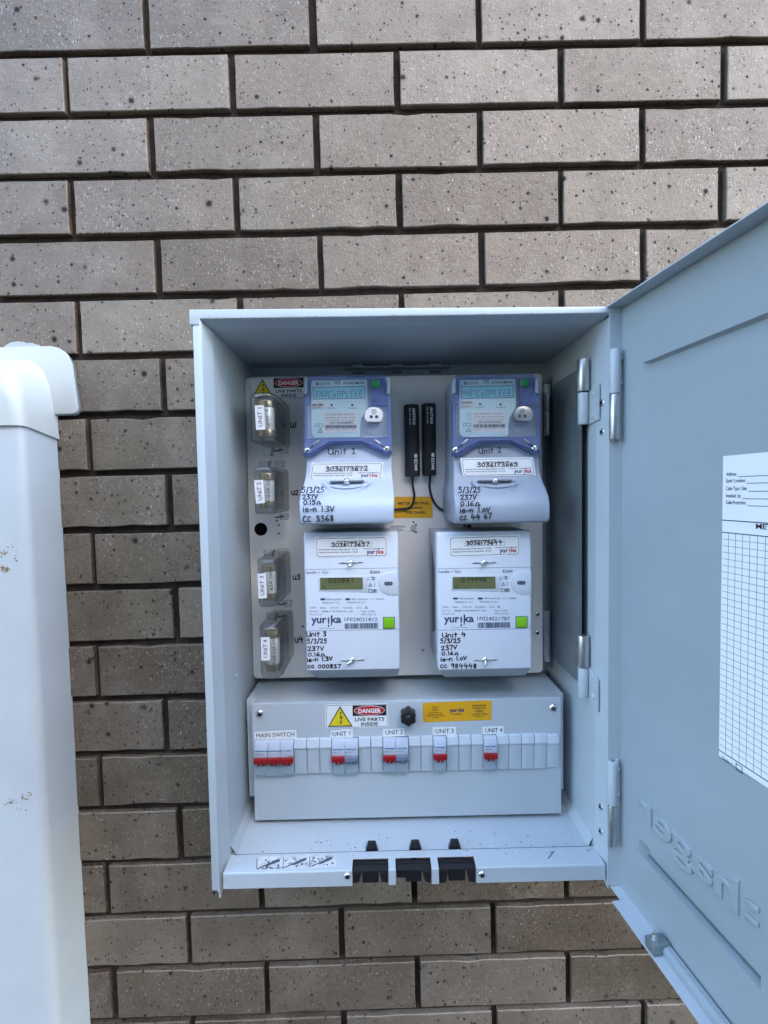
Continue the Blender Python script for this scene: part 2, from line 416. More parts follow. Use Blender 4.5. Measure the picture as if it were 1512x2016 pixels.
def crom(pts, n=6):
    out = []
    for i in range(len(pts) - 1):
        p0, p1, p2, p3 = pts[max(i - 1, 0)], pts[i], pts[i + 1], pts[min(i + 2, len(pts) - 1)]
        for k in range(n):
            t = k / n
            out.append(tuple(0.5 * (2 * p1[j] + (p2[j] - p0[j]) * t + (2 * p0[j] - 5 * p1[j] + 4 * p2[j] - p3[j]) * t * t + (3 * p1[j] - p0[j] - 3 * p2[j] + p3[j]) * t ** 3) for j in range(2)))
    return out + [pts[-1]]
G = {  # pen strokes in a box 1 high; 'c' curved, 's' straight; first number: width
 'U': (0.66, [('c', [(0, 1), (0.02, .35), (.18, .03), (.42, .08), (.58, .45)]), ('c', [(.6, 1), (.58, .4), (.68, .0)])]),
 'n': (0.5, [('s', [(0, .62), (.02, 0)]), ('c', [(.02, .35), (.2, .6), (.38, .55), (.42, 0)])]),
 'i': (0.12, [('s', [(.05, .6), (.05, 0)]), ('s', [(.05, .86), (.06, .88)])]),
 't': (0.42, [('s', [(.2, .95), (.18, .0)]), ('s', [(0, .6), (.42, .64)])]),
 '1': (0.16, [('s', [(.08, 1), (.08, 0)])]),
 'I': (0.42, [('s', [(.02, .78), (.22, 1), (.22, 0)]), ('s', [(0, 0), (.42, 0)])]),
 '2': (0.52, [('c', [(0, .74), (.16, .98), (.4, .9), (.38, .6), (.14, .2), (.02, .04), (.12, .12), (.3, .04), (.52, .04)])]),
 '3': (0.46, [('c', [(.02, .9), (.25, 1), (.4, .82), (.16, .54), (.42, .34), (.34, .06), (0, .04)])]),
 '4': (0.58, [('s', [(.2, 1), (.02, .42), (.56, .44)]), ('s', [(.42, .76), (.36, -.12)])]),
 '5': (0.5, [('s', [(.48, .98), (.1, .96), (.08, .58)]), ('c', [(.08, .58), (.36, .6), (.42, .22), (.2, 0), (0, .06)])]),
 '6': (0.44, [('c', [(.34, 1), (.08, .6), (.02, .2), (.22, 0), (.4, .2), (.26, .44), (.06, .28)])]),
 '7': (0.48, [('s', [(0, .95), (.46, .97), (.16, 0)])]),
 '8': (0.46, [('c', [(.38, .88), (.16, .98), (.08, .74), (.4, .32), (.26, .02), (.04, .2), (.36, .7), (.38, .88)])]),
 '9': (0.44, [('c', [(.4, .8), (.16, .98), (.04, .66), (.26, .5), (.4, .84), (.34, .0)])]),
 '0': (0.46, [('c', [(.24, .9), (.02, .6), (.06, .12), (.28, .04), (.44, .45), (.34, .86), (.2, .9)])]),
 'o': (0.40, [('c', [(.2, .62), (.02, .4), (.08, .04), (.28, .04), (.38, .36), (.28, .62), (.18, .62)])]),
 '/': (0.36, [('s', [(.34, 1.05), (.02, -.08)])]),
 'V': (0.52, [('s', [(0, .95), (.2, .02), (.52, .98)])]),
 '.': (0.1, [('s', [(.04, .06), (.06, .05)])]),
 '-': (0.34, [('s', [(.02, .32), (.34, .34)])]),
 'e': (0.42, [('c', [(.04, .3), (.36, .36), (.3, .6), (.08, .5), (.04, .14), (.22, 0), (.42, .1)])]),
 'C': (0.46, [('c', [(.42, .84), (.2, .96), (.02, .5), (.14, .06), (.44, .12)])]),
 'c': (0.42, [('c', [(.38, .6), (.18, .7), (.02, .36), (.14, .04), (.42, .1)])]),
 'W': (0.62, [('s', [(0, .02), (.16, .04)]), ('c', [(.16, .04), (.1, .4), (.3, .66), (.46, .4), (.38, .06)]), ('s', [(.38, .06), (.62, .06)])]),
 'u': (0.5, [('c', [(0, .75), (.04, .2), (.22, .02), (.4, .25), (.42, .75)]), ('s', [(.42, .75), (.46, 0)])]),
 ' ': (0.34, []),
}
def hand(th, F, txt, q0, q1, cap_px, h, mat=None, parent=None, pen=0.00125, name='handwriting', gap=0.17, seed=1):
    r = random.Random(seed); x = 0; strokes = []
    for ch in txt:
        w, st = G[ch]; dy = r.uniform(-.05, .05); sc = r.uniform(.94, 1.06)
        for md, pts in st:
            pts = [(x + a * sc, b * sc + dy) for a, b in pts]
            strokes.append(crom(pts) if md == 'c' else pts)
        x += w + gap
    x -= gap
    p0, p1 = F.px(*q0, h), F.px(*q1, h)
    dx, dy = p1[0] - p0[0], p1[1] - p0[1]; l = math.hypot(dx, dy); ux, uy = dx / l, dy / l
    k = l / math.hypot(q1[0] - q0[0], q1[1] - q0[1]); sy = cap_px * k; sx = l / x
    mb = MB()
    for st in strokes:
        mb.stroke(F, [(p0[0] + ux * a * sx - uy * b * sy, p0[1] + uy * a * sx + ux * b * sy) for a, b in st], pen * r.uniform(.9, 1.1), h + 0.0003)
    return th.part(name, mb, mat or INK, parent)
SEGS = {'a': ((0, 1), (1, 1)), 'b': ((1, 1), (1, .5)), 'c': ((1, .5), (1, 0)), 'd': ((0, 0), (1, 0)), 'e': ((0, .5), (0, 0)), 'f': ((0, 1), (0, .5)), 'g': ((0, .5), (1, .5))}
SEVEN = {'0': 'abcdef', '1': 'bc', '2': 'abged', '3': 'abgcd', '4': 'fgbc', '5': 'afgcd', '6': 'afgedc', '7': 'abc', '8': 'abcdefg', '9': 'abcdfg', 'C': 'adef', 'o': 'gcde', 'M': 'abcef', 'P': 'abefg', 'L': 'def', 'E': 'adefg', 't': 'defg'}
def lcd(th, F, txt, q0, q1, hgt_px, h, mat, parent, w=0.0006):
    p0, p1 = F.px(*q0, h), F.px(*q1, h); n = len(txt)
    k = (p1[0] - p0[0]) / (q1[0] - q0[0]); pitch = (p1[0] - p0[0]) / n; cw = pitch * 0.62; hh = hgt_px * k; mb = MB()
    for i, ch in enumerate(txt):
        for sname in SEVEN.get(ch, ''):
            (a, b), (c, d) = SEGS[sname]
            a, c = [.08 + .84 * t for t in (a, c)]; b, d = [.05 + .9 * t for t in (b, d)]
            sl = 0.12 * hh
            mb.stroke(F, [(p0[0] + i * pitch + a * cw + b * sl, p0[1] + b * hh), (p0[0] + i * pitch + c * cw + d * sl, p0[1] + d * hh)], w, h + 0.0003, 6)
    return th.part('display_digits', mb, mat, parent)
def barcode(th, F, q0, q1, hgt_px, h, mat, parent=None, n=46, seed=3):
    p0, p1 = F.px(*q0, h), F.px(*q1, h); k = (p1[0] - p0[0]) / (q1[0] - q0[0]); r = random.Random(seed); x = 0; mb = MB()
    W = p1[0] - p0[0]; bars = [(r.choice((1, 1, 2, 3)), r.choice((1, 1, 2))) for _ in range(n)]; tot = sum(a + b for a, b in bars)
    for a, b in bars:
        x0, x1 = p0[0] + W * x / tot, p0[0] + W * (x + a) / tot; x += a + b
        yy = p0[1] + (p1[1] - p0[1]) * x / tot
        mb.add([F.p(x0, yy, h + 3e-4), F.p(x1, yy, h + 3e-4), F.p(x1, yy + hgt_px * k, h + 3e-4), F.p(x0, yy + hgt_px * k, h + 3e-4)], [[0, 1, 2, 3]])
    return th.part('barcode', mb, mat, parent)
def quad_px(F, pts, h0, h1, hp=None):
    hp = h1 if hp is None else hp
    return MB().poly(F, [F.px(u, v, hp) for u, v in pts], h0, h1)
def box_px(F, u0, v0, u1, v1, h): # axis aligned rectangle (a0,a1,b0,b1) from two pixel corners, averaged through the centre
    um, vm = (u0 + u1) / 2, (v0 + v1) / 2
    return F.px(u0, vm, h)[0], F.px(u1, vm, h)[0], F.px(um, v1, h)[1], F.px(um, v0, h)[1]
def logo_yur(th, F, q0, q1, cap_px, h, m1, m2=None, parent=None, bold=0.03):
    """the word written with its low hanging exclamation mark for the i"""
    p0, p1 = F.px(*q0, h), F.px(*q1, h); L = math.hypot(p1[0] - p0[0], p1[1] - p0[1]); k = L / math.hypot(q1[0] - q0[0], q1[1] - q0[1])
    ux, uy = (p1[0] - p0[0]) / L, (p1[1] - p0[1]) / L
    at = lambda t, dz=0: (p0[0] + ux * L * t - uy * dz, p0[1] + uy * L * t + ux * dz)
    c = cap_px * k
    a, b = MB(), MB()
    text_mb(F, 'yur', at(0), at(.51), c, h + 3e-4, bold, a)
    text_mb(F, '!', at(.545, -.5 * c), at(.605, -.5 * c), c * 1.25, h + 3e-4, bold, b)
    text_mb(F, 'ka', at(.655), at(1), c, h + 3e-4, bold, b)
    mb = MB().rect(F, 0, 0, 0, 0, 0, 0) if False else None
    x0 = at(.655)[0]; z0 = at(.655)[1]
    b.add([F.p(x0, z0 - .38 * c, h + 3e-4), F.p(x0 + .14 * c, z0 - .38 * c, h + 3e-4), F.p(x0 + .14 * c, z0 + .01 * c, h + 3e-4), F.p(x0, z0 + .01 * c, h + 3e-4)], [[0, 1, 2, 3]])
    th.part('logo_lettering', a, m1, parent); th.part('logo_lettering', b, m2 or m1, parent)
def screw(th, F, u, v, h, r, mat=CHROME, parent=None, name='screw', cross=True, ht=None):
    a, b = F.px(u, v, h); ht = ht or r * 0.55
    o = th.part(name, MB().dome(F, a, b, h - 0.0005, r, ht), mat, parent, smooth=True)
    if cross:
        mb = MB(); t = r * 0.12
        for ang in (0.5, 0.5 + math.pi / 2):
            c, s_ = math.cos(ang), math.sin(ang); l = r * 0.6
            mb.add([F.p(a + c * l * i - s_ * t * j, b + s_ * l * i + c * t * j, h + ht * 0.93) for i, j in ((-1, -1), (1, -1), (1, 1), (-1, 1))], [[0, 1, 2, 3]])
        th.part('screw_slot', mb, HOLE, o)
    return o

# ------------------------------------------------------------------ ground
def ground():
    mb = MB(); s_ = 60
    mb.add([(-s_, -s_, GROUND_Z), (s_, -s_, GROUND_Z), (s_, s_, GROUND_Z), (-s_, s_, GROUND_Z)], [[0, 1, 2, 3]])
    o = bpy.data.objects.new('ground', mb.mesh('ground', CONC, Vector((0, 0, 0)))); COL.objects.link(o); o['kind'] = 'structure'
    o['label'] = 'dark paving at the foot of the brick wall'; o['category'] = 'ground'
ground()

# ------------------------------------------------------------------ the building across the way, behind the photographer, whose shadow lies over the wall
def neighbour():
    y0, zt = -10.0, 8.35; FB = Frame((0, y0, 0), (-1, 0, 0), (0, 0, 1))      # its face looks at the wall
    th = Thing('neighbouring_building', (0, y0, GROUND_Z), 'three-storey dark block standing across from the brick wall', 'building', theta=0)
    th.part('building_wall', MB().rect(FB, -11, 11, GROUND_Z, zt - .2, -6, 0), RENDERW)
    th.part('roof', MB().rect(FB, -11.3, 11.3, zt - .2, zt, -6.3, .3), ROOFM)
    for x in (-8, -4, 0, 4, 8):
        for z in (.0, 2.7, 5.4):
            w = th.part('window', MB().rect(FB, x - .8, x + .8, z - .6, z + .6, 0, .03), DUCT)
            th.part('pane', MB().rect(FB, x - .72, x + .72, z - .52, z + .52, .02, .035), HOLE, w)
neighbour()

# ------------------------------------------------------------------ brick wall
PITCH, COURSE = 0.240, 0.08643
def brick_wall():
    th = Thing('brick_wall', (0, 0.06, GROUND_Z), 'brown iron-spotted brick wall with dark raked mortar joints', 'wall', theta=0)
    X0, X1, ZT = -5.0, 5.0, 2.40
    mb = MB(); mb.add([(x, y, z) for x in (X0, X1) for y in (0.0085, 0.12) for z in (GROUND_Z - 0.02, ZT)],
                      [[0, 4, 5, 1], [2, 3, 7, 6], [0, 1, 3, 2], [4, 6, 7, 5], [1, 5, 7, 3], [0, 2, 6, 4]])
    th.part('mortar', mb, MORTAR)
    offs = {0: -.319, 1: -.4388, 2: -.3196, 3: -.4405, 4: -.3184, 5: -.4409, 7: -.4327, 9: -.4357, 11: -.4388, 12: -.3387, 13: -.4431, 14: -.3246, 15: -.442, 16: -.3188, 17: -.4397, 18: -.3191}
    # a handful of brick shapes with worn arrises, shared between the bricks
    def shape(w, seed):
        r = random.Random(seed); hw, hh, dp = w / 2, 0.0762 / 2, 0.045
        nx = 9 if w > .15 else 5
        bev = 0.0011
        top = [(-hw + 2 * hw * i / nx, hh + r.uniform(-.0006, .0002) - (r.random() < .13) * r.uniform(.0008, .0026)) for i in range(nx + 1)]
        bot = [(hw - 2 * hw * i / nx, -hh - r.uniform(-.0006, .0002) + (r.random() < .13) * r.uniform(.0008, .0026)) for i in range(nx + 1)]
        rt = [(hw + r.uniform(-.0008, .0003), hh / 3 - 2 * hh / 3 * i) for i in range(2)]
        lf = [(-hw - r.uniform(-.0008, .0003), -hh / 3 + 2 * hh / 3 * i) for i in range(2)]
        out = top + rt + bot + lf; n = len(out)
        inn = [(x - math.copysign(bev, x) * (abs(x) > hw - .004), z - math.copysign(bev, z) * (abs(z) > hh - .006)) for x, z in out]
        vs = [(x, 0.0, z) for x, z in inn] + [(x, bev, z) for x, z in out] + [(x, dp, z) for x, z in out]
        fs = [list(range(n))] + [[n + i, n + (i + 1) % n, (i + 1) % n, i] for i in range(n)] + [[2 * n + i, 2 * n + (i + 1) % n, n + (i + 1) % n, n + i] for i in range(n)]
        me = bpy.data.meshes.new('brick'); me.from_pydata(vs, [], fs)
        bm = bmesh.new(); bm.from_mesh(me); bmesh.ops.recalc_face_normals(bm, faces=bm.faces); bm.to_mesh(me); bm.free()
        me.materials.append(BRICK); return me
    shapes = [shape(0.2305, 100 + i) for i in range(10)]
    far = MB()
    k0 = -20; k1 = 27
    for k in range(k0, k1):
        zc = 0.730 - (k + 0.5) * COURSE
        if zc < GROUND_Z + .03 or zc > ZT: continue
        off = offs.get(k, (-.319 if k % 2 == 0 else -.440) + rnd.uniform(-.006, .006))
        i0 = int((X0 - off) / PITCH) ; i1 = int((X1 - off) / PITCH)
        for i in range(i0, i1):
            xc = off + i * PITCH + PITCH / 2 + rnd.uniform(-.0012, .0012)
            if abs(xc) < 1.02 and -2 <= k <= 19:
                o = bpy.data.objects.new('brick', shapes[rnd.randrange(10)]); COL.objects.link(o); o.parent = th.root
                o.location = (xc, -0.06 + rnd.uniform(-.0008, .0008), zc - GROUND_Z + rnd.uniform(-.0007, .0007))
                o.rotation_euler = (rnd.uniform(-.005, .005), rnd.uniform(-.0035, .0035), rnd.uniform(-.004, .004))
            else:
                far.add([(xc + sx * .1152, y, zc + sz * .0381) for y in (0, .04) for sx, sz in ((-1, -1), (1, -1), (1, 1), (-1, 1))],
                        [[0, 1, 2, 3], [1, 5, 6, 2], [4, 0, 3, 7], [3, 2, 6, 7], [4, 5, 1, 0]])
    o = th.part('brickwork', far, BRICK); o['kind'] = 'stuff'
brick_wall()

# ------------------------------------------------------------------ white duct at the left
def duct():
    zt = FW.px(60, 833, 0.067)[1]; xr = -0.4795; xl = -0.640; dp = 0.067
    th = Thing('cable_duct', ((xr + xl) / 2, -0.03, GROUND_Z), 'white plastic cable duct with flanged cap running down the brick wall', 'duct', theta=0)
    def sec(z, xl, xr, d, r, slope):
        pts = [(xl, -0.001)]
        def corner(cx, sgn, steps):
            for t in steps:
                a = math.radians(t); pts.append((cx + sgn * r * math.cos(a), d - r + r * math.sin(a)))
        corner(xl + slope + r, -1, (5, 25, 45, 65, 90))
        corner(xr - slope - r, 1, (90, 65, 45, 25, 5))
        pts.append((xr, -0.001))
        return [Vector((x, -y, z)) for x, y in pts]
    body = MB().loft([sec(GROUND_Z, xl, xr, dp, .014, .003), sec(zt + .02, xl, xr, dp, .014, .003)])
    th.part('duct_body', body, DUCT, smooth=True)
    # hood over the duct's upper end, leaning back to the wall
    zl = FW.px(60, 834, 0.067)[1]; xh = xr + .0035
    secs = [sec(zl - .002, xl - .0035, xh, dp + .004, .016, .003)]
    ztop = FW.px(60, 706, 0.015)[1]; H = ztop - zl
    for t in (0.15, .3, .45, .58, .7, .8, .88, .94, .98, 1.0):
        k = max(0.0, (t - .30) / .70); d = .006 + (dp - .002) * math.sqrt(max(0, 1 - k ** 2.2)); ins = .008 * t + .014 * k ** 3
        secs.append(sec(zl + H * t, xl - .0035 + ins, xh - ins, d, min(.016 + .016 * k, d * .8), .003 + .008 * k))
    # slanting lower edge: side corners reach lower
    for i, v in enumerate(secs[0]):
        v.z -= 0.012 * (1 - min(1, -v.y / (dp * .9)))
    th.part('duct_hood', MB().loft(secs), DUCT2, smooth=True)
    pr = [(98, 681), (112, 684), (124, 691), (133, 701), (140, 716), (146, 760), (152, 800), (152, 808), (148, 813), (142, 815), (126, 815)]
    P_ = [FW.px(u, v, .006) for u, v in pr]; zf = P_[0][1]; cx = (xl + xr) / 2
    outl = P_ + [(2 * cx - x, z) for x, z in P_[::-1]]
    th.part('wall_flange', MB().poly(FW, outl, -.001, .006), DUCT2, bevel=.0012)
    th.part('flange_gasket', MB().poly(FW, [(cx + (x - cx) * 1.012, z - .0015) for x, z in outl], -.001, .0022), GALV_D)
    # silicone smear above the flange, old sticker residue on the front
    a = [FW.px(u, v, .002) for u, v in ((8, 683), (14, 678), (22, 674), (34, 672), (46, 673), (54, 676), (62, 675), (72, 678), (80, 683))]
    th.part('sealant_smear', MB().poly(FW, a, -.0005, .0022), CHALK)
    r = random.Random(5)
    for grp in (((6, 1090, 12, 8, 2.4), (40, 1098, 26, 12, 1.8), (10, 1120, 26, 9, 3.2), (20, 1075, 8, 20, 1.2)), ((20, 1578, 16, 10, 2.0), (58, 1570, 22, 18, 2.2), (38, 1588, 10, 20, 1.2))):
        mb = MB()
        for (u, v, n, s_, l) in grp:
            for _ in range(n):
                q = FW.px(u + r.gauss(0, s_ * .5), v + r.gauss(0, s_ * .35), dp)
                if q[0] > xr - .018: continue
                a_ = r.uniform(0, 3.1); w = .0009 * r.uniform(.4, 1.4); ll = .0012 * l * r.uniform(.4, 1.3)
                c, s2 = math.cos(a_), math.sin(a_); h = dp + .0002 + r.random() * 5e-5
                mb.add([FW.p(q[0] + c * ll * i - s2 * w * j * f, q[1] + s2 * ll * i + c * w * j * f, h) for i, j, f in ((-1, -.6, 1), (.2, -1, r.uniform(.4, 1)), (1, .3, 1), (-.1, 1, r.uniform(.3, 1)))], [[0, 1, 2, 3]])
        o = th.part('sticker_residue', mb, SCUFF); o['kind'] = 'stuff'
duct()

# ------------------------------------------------------------------ meter box
XL, XR = -0.1865, 0.2510      # inner side faces
XLF, XRF = -0.1905, 0.2548    # where the flanges reach at the front
ZT, ZB = 0.1865, -0.4355      # ceiling, floor
DF = 0.190                    # front of the box, metres from the wall
box = Thing('meter_box', ((XL + XR) / 2, 0, ZB - .015), 'open grey steel electricity meter box mounted on the brick wall, door swung open', 'meter box')
T = 0.0014
def bx(x0, x1, d0, d1, z0, z1): return MB().rect(F0, x0, x1, z0, z1, d0, d1)
box.part('back_panel', bx(XL - T, XR + T, 0.001, 0.004, ZB - T, ZT + T), PAINT)
def side(x, xf, sgn, zt, zb):
    """cross section: side sheet, kink, flange, outward lip"""
    mb = MB(); k = DF - .024
    pts = [(x, .004), (x, k), (xf, DF)]
    inn = [F0.p(a, 0, d) for a, d in pts]; out = [F0.p(a + sgn * T, 0, d) for a, d in pts]
    z0s = [zb - .004, zb - .012, zb - .026]
    vs, fs = [], []
    for i in range(3):
        for q in (inn[i], out[i]):
            vs += [(q.x, q.y, z0s[i]), (q.x, q.y, zt)]
    for i in range(2):
        a, b = 4 * i, 4 * (i + 1)
        fs += [[a, b, b + 1, a + 1], [a + 2, a + 3, b + 3, b + 2], [a, a + 2, b + 2, b], [a + 1, b + 1, b + 3, a + 3]]
    fs += [[8, 10, 11, 9], [0, 1, 3, 2]]
    return mb.add(vs, fs)
box.part('side_panel', side(XL, XLF, -1, ZT, ZB), PAINT)
box.part('side_panel', side(XR, XRF, 1, ZT, ZB), PAINT)
# folded face lip on the left edge (the door closes against it)
lip = MB().poly(F0, [(XLF + .0002, ZT + .002), (XLF + .0002, ZB - .020), (XLF - .0035, ZB - .016), (XLF - .0088, ZB - .016), (XLF - .0088, ZT + .002)], DF - .004, DF + .0012)
box.part('front_lip', lip, PAINT, bevel=.0006)
box.part('outer_side', bx(XLF - .0086, XLF - .0072, 0.002, DF - .004, ZB - .016, ZT + .004), PAINT)
box.part('outer_side', bx(XRF + .0018, XRF + .0030, 0.002, DF - .006, ZB - .010, ZT + .004), PAINT)
# top: ceiling sheet, front fold, rain hood
box.part('ceiling', bx(XL - T, XR + T, .004, DF - .022, ZT, ZT + T), PAINT)
box.part('ceiling_lip', MB().add([F0.p(x, z, d) for x in (XLF, XRF) for d, z in ((DF - .022, ZT - .0002), (DF, ZT + .0032), (DF, ZT + .0048), (DF - .022, ZT + .0014))],
         [[0, 1, 5, 4], [1, 2, 6, 5], [2, 3, 7, 6], [3, 0, 4, 7], [0, 3, 2, 1], [4, 5, 6, 7]]), PAINT)
hood = MB().poly(F0, [(XLF - .0118, ZT + .0135), (XRF + .0035, ZT + .0105), (XRF + .0035, ZT + .0034), (XLF - .0005, ZT + .0034), (XLF - .0015, ZT - .003), (XLF - .0118, ZT - .003)], 0.0, DF + .0022)
box.part('rain_hood', hood, PAINT, bevel=.0010, seg=3)
# floor with raised front ledge and notches for the cable grommets
box.part('floor', bx(XL - T, XR + T, .004, DF - .028, ZB - T, ZB), PAINT)
zl1 = ZB + .0028
gl = []
for u0, u1 in ((693, 765), (779, 850), (864, 938)):
    a0, a1 = F0.px(u0, 1715, DF)[0], F0.px(u1, 1715, DF)[0]; gl.append((a0, a1))
nb = .0165  # notch reach back
edges = [XLF + .004]
for a0, a1 in gl: edges += [a0, a1]
edges.append(XRF - .003)
led = MB()
yb, yf = DF - .028, DF
led.add([F0.p(edges[0], zl1, yb), F0.p(edges[-1], zl1, yb), F0.p(edges[-1], zl1, yf - nb), F0.p(edges[0], zl1, yf - nb),
         F0.p(edges[0], zl1 - .004, yb), F0.p(edges[-1], zl1 - .004, yb)], [[0, 1, 2, 3], [4, 5, 1, 0]])
for i in range(0, len(edges), 2):
    a0, a1 = edges[i], edges[i + 1]
    zb = ZB - .0155
    rr = [(yf - nb, zl1), (yf - .0015, zl1), (yf - .0004, zl1 - .0005), (yf, zl1 - .0016), (yf, zb)]
    vs = [F0.p(a, z, d) for a in (a0, a1) for d, z in rr]; n = len(rr)
    led.add(vs + [F0.p(a, z, d) for a in (a0, a1) for d, z in ((yf - .0014, zb), (yf - .0014, zl1 - .0018), (yf - nb, zl1 - .0018))],
            [[j, j + 1, n + j + 1, n + j] for j in range(n - 1)] + [[0, 1, 2, 3, 4, 2 * n, 2 * n + 1, 2 * n + 2][::-1], [n, n + 1, n + 2, n + 3, n + 4, 2 * n + 3, 2 * n + 4, 2 * n + 5]])
lo = box.part('gland_ledge', led, PAINT)
for k, (a0, a1) in enumerate(gl):
    g = MB(); c = (a0 + a1) / 2; hw = (a1 - a0) / 2
    g.rect(F0, a0 - .001, a1 + .001, zl1 - .0115, zl1 - .0025, yf - nb - .002, yf - nb + .003)           # back plate
    g.rect(F0, a0 + .0005, a1 - .0005, zl1 - .006, zl1 - .0032, yf - nb, yf - .003)                      # top leaf below the ledge
    g.rect(F0, c - hw * .45, c + hw * .45, ZB - .0165, zl1 - .004, yf - nb, yf - .0045)
    for sg in (-1, 1):
        if k == 1 and sg < 0: g.rect(F0, a0 + .0008, a0 + .012, ZB - .011, zl1 - .005, yf - nb, yf - .004); continue
        g.poly(F0, [(c + sg * hw * .48, zl1 - .005), (c + sg * (hw - .0006), zl1 - .005), (c + sg * (hw - .0006), ZB - .0150 - .001 * k), (c + sg * hw * .62, ZB - .0135 - .0015 * k)], yf - nb, yf - .0022)
    o = box.part('cable_grommet', g, BLACK, bevel=.0008)
    up = MB(); h_ = F0.px((718, 804, 882)[k] + 14, 1676, DF - .030)
    for f in (0,):
        w0, w1 = .0128 * .62, .0128 * 1.0
        up.poly(F0, [(h_[0] - w1 * .62, ZB - .001), (h_[0] + w1 * .62, ZB - .001), (h_[0] + w1 * .36, ZB + .0105), (h_[0] - w1 * .36, ZB + .0105)], DF - .036, DF - .030)
    box.part('grommet_latch', up, BLACK, bevel=.0006)
box.part('ledge_seam_shade', MB().add([F0.p(x, zl1 + .0002, d) for x, d in ((edges[0], yb - .0001), (edges[-1], yb - .0001), (edges[-1], yb + .0006), (edges[0], yb + .0006))], [[0, 1, 2, 3]]), DIRT_SHADE)  # dark strip on the ledge's back edge, the gap's shadow as colour
for u, v in ((684, 1725), (949, 1722)): screw(box, F0, u, v, DF, .0040)
# hinge flange screws on the right side
FS = Frame((XR, 0, 0), (XRF - XR, -.024, 0), (0, 0, 1), TH); FS.O = F0.p(XR, 0, DF - .024)
for v in (793, 850, 1590, 1638):
    z = F0.px(1183, v, DF - .012)[1]
    o = box.part('screw', MB().dome(FS, .011, z, -.0002, .0042, .0012), GALV, smooth=True)
    box.part('screw_socket', MB().poly(FS, ellipse(.011, z, .0017, .0017, 10), .0006, .00135), HOLE, o)
# instruction strip on the ledge
st = [F0.px(u, v, 0) for u, v in ()]
FL = Frame(F0.p(0, zl1, DF), (1, 0, 0), F0.n * -1, TH); FL.n = Vector((0, 0, 1))
def ledge_px(u, v):
    c = ((u - IW / 2) / FPX, (v - IH / 2) / FPX, 1.0); d = FW.rot @ Vector([sum(R[k][i] * c[k] for k in range(3)) for i in range(3)]); d = F0.rot @ d
    t = zl1 / d.z; return (d.x * t, -( -CAM_D + d.y * t))
def led_poly(pts, h0, h1):
    P_ = [ledge_px(u, v) for u, v in pts]; n = len(P_)
    return MB().add([F0.p(a, zl1 + h, d) for h in (h0, h1) for a, d in P_], [list(range(n, 2 * n))] + [[i, (i + 1) % n, n + (i + 1) % n, n + i] for i in range(n)])
stk = box.part('instruction_sticker', led_poly([(504, 1711), (512, 1712.5), (530, 1711), (549, 1712), (570, 1709.5), (601, 1709), (630, 1707), (661, 1706), (663, 1681.5), (640, 1681), (590, 1684), (550, 1685), (520, 1687), (509, 1687.5)], 0, .0003), PAPERG)
mb = MB(); r = random.Random(2)
def bit(pts, col_h=.0006):
    q = led_poly(pts, .0003, col_h); mb.add(q.v, q.f)
for cx in (530, 582, 634):
    L_ = lambda x, y: (cx + x, 1697 - .038 * (cx + x - 582) + y)
    bit([L_(-22, 10), L_(-20, 11), L_(22, -6), L_(20, -7)])                                   # thin cable edges
    bit([L_(-8, 5), L_(-4, 7), L_(20, -2), L_(17, -6), L_(10, -4)], .0005)
    for k in range(17):
        x, y = r.uniform(-22, 20), r.uniform(-8, 9); w = r.uniform(1.2, 4.5)
        bit([L_(x, y), L_(x + w, y - r.uniform(0, 2)), L_(x + w * 1.2, y + r.uniform(.6, 2)), L_(x + w * .3, y + r.uniform(1, 3))], .00055)
    bit([L_(-24.5, -9), L_(-23, -9), L_(-24, 11), L_(-25.5, 11)], .0005)
for k in range(26):                                                                            # torn, grubby edge
    u = r.uniform(505, 560); v = 1711 - .038 * (u - 505) + r.uniform(-1.5, 1)
    bit([(u, v), (u + r.uniform(1, 4), v - 1), (u + r.uniform(1, 5), v + 1)], .0005)
box.part('sticker_drawing', mb, INKG, stk)
box.part('pen_mark', led_poly([(1078, 1690), (1081, 1691), (1092, 1676), (1089, 1675)], 0, .0003), INKL)
# grit on the floor
for nm, mat, n, seed in (('floor_grit', DIRT_SHADE, 70, 4), ('floor_dust', DUST, 75, 9)):
    mb = MB(); r = random.Random(seed)
    for _ in range(n):
        a = r.choice((r.uniform(XL + .01, XR - .005), r.uniform(.07, XR - .003))); d = r.uniform(.115, DF - .030); s_ = r.uniform(.0003, .0011)
        if seed == 4 and r.random() < .35: a, d = r.gauss(-.055, .03), r.gauss(.15, .006); 
        if r.random() < .3: d = r.uniform(DF - .027, DF - .018)
        z = ZB if d < DF - .028 else zl1
        mb.add([F0.p(a + s_ * math.cos(t + .3) * (1 + (seed == 4) * r.random()), z + .0002, d + s_ * math.sin(t + .3) * .7) for t in (0, 1.2, 2.3, 3.5, 4.9)], [[0, 1, 2, 3, 4]])
    o = box.part(nm, mb, mat); o['kind'] = 'stuff'
# corner seams at the floor
for x, sg in ((XL, 1), (XR, -1)):
    box.part('corner_fold', MB().add([F0.p(x, ZB + .012, .006), F0.p(x, ZB + .012, DF - .03), F0.p(x + sg * .006, ZB + .0003, DF - .03), F0.p(x + sg * .006, ZB + .0003, .006)], [[0, 1, 2, 3]]), PAINT)
# rivets on the side faces
for x, sg, lst in ((XL, 1, ((.035, .160), (.10, -.02), (.12, -.23))), (XR, -1, ((.09, .163), (.03, .05)))):
    FSx = Frame((x, 0, 0), (0, -sg, 0), (0, 0, 1), TH)
    FSx.n = Vector((sg, 0, 0)); FSx.ex = Vector((0, -1, 0))
    for d, z in lst: box.part('rivet', MB().dome(FSx, d, z, 0, .0028, .0012, 10, 2), PAINT, smooth=True)
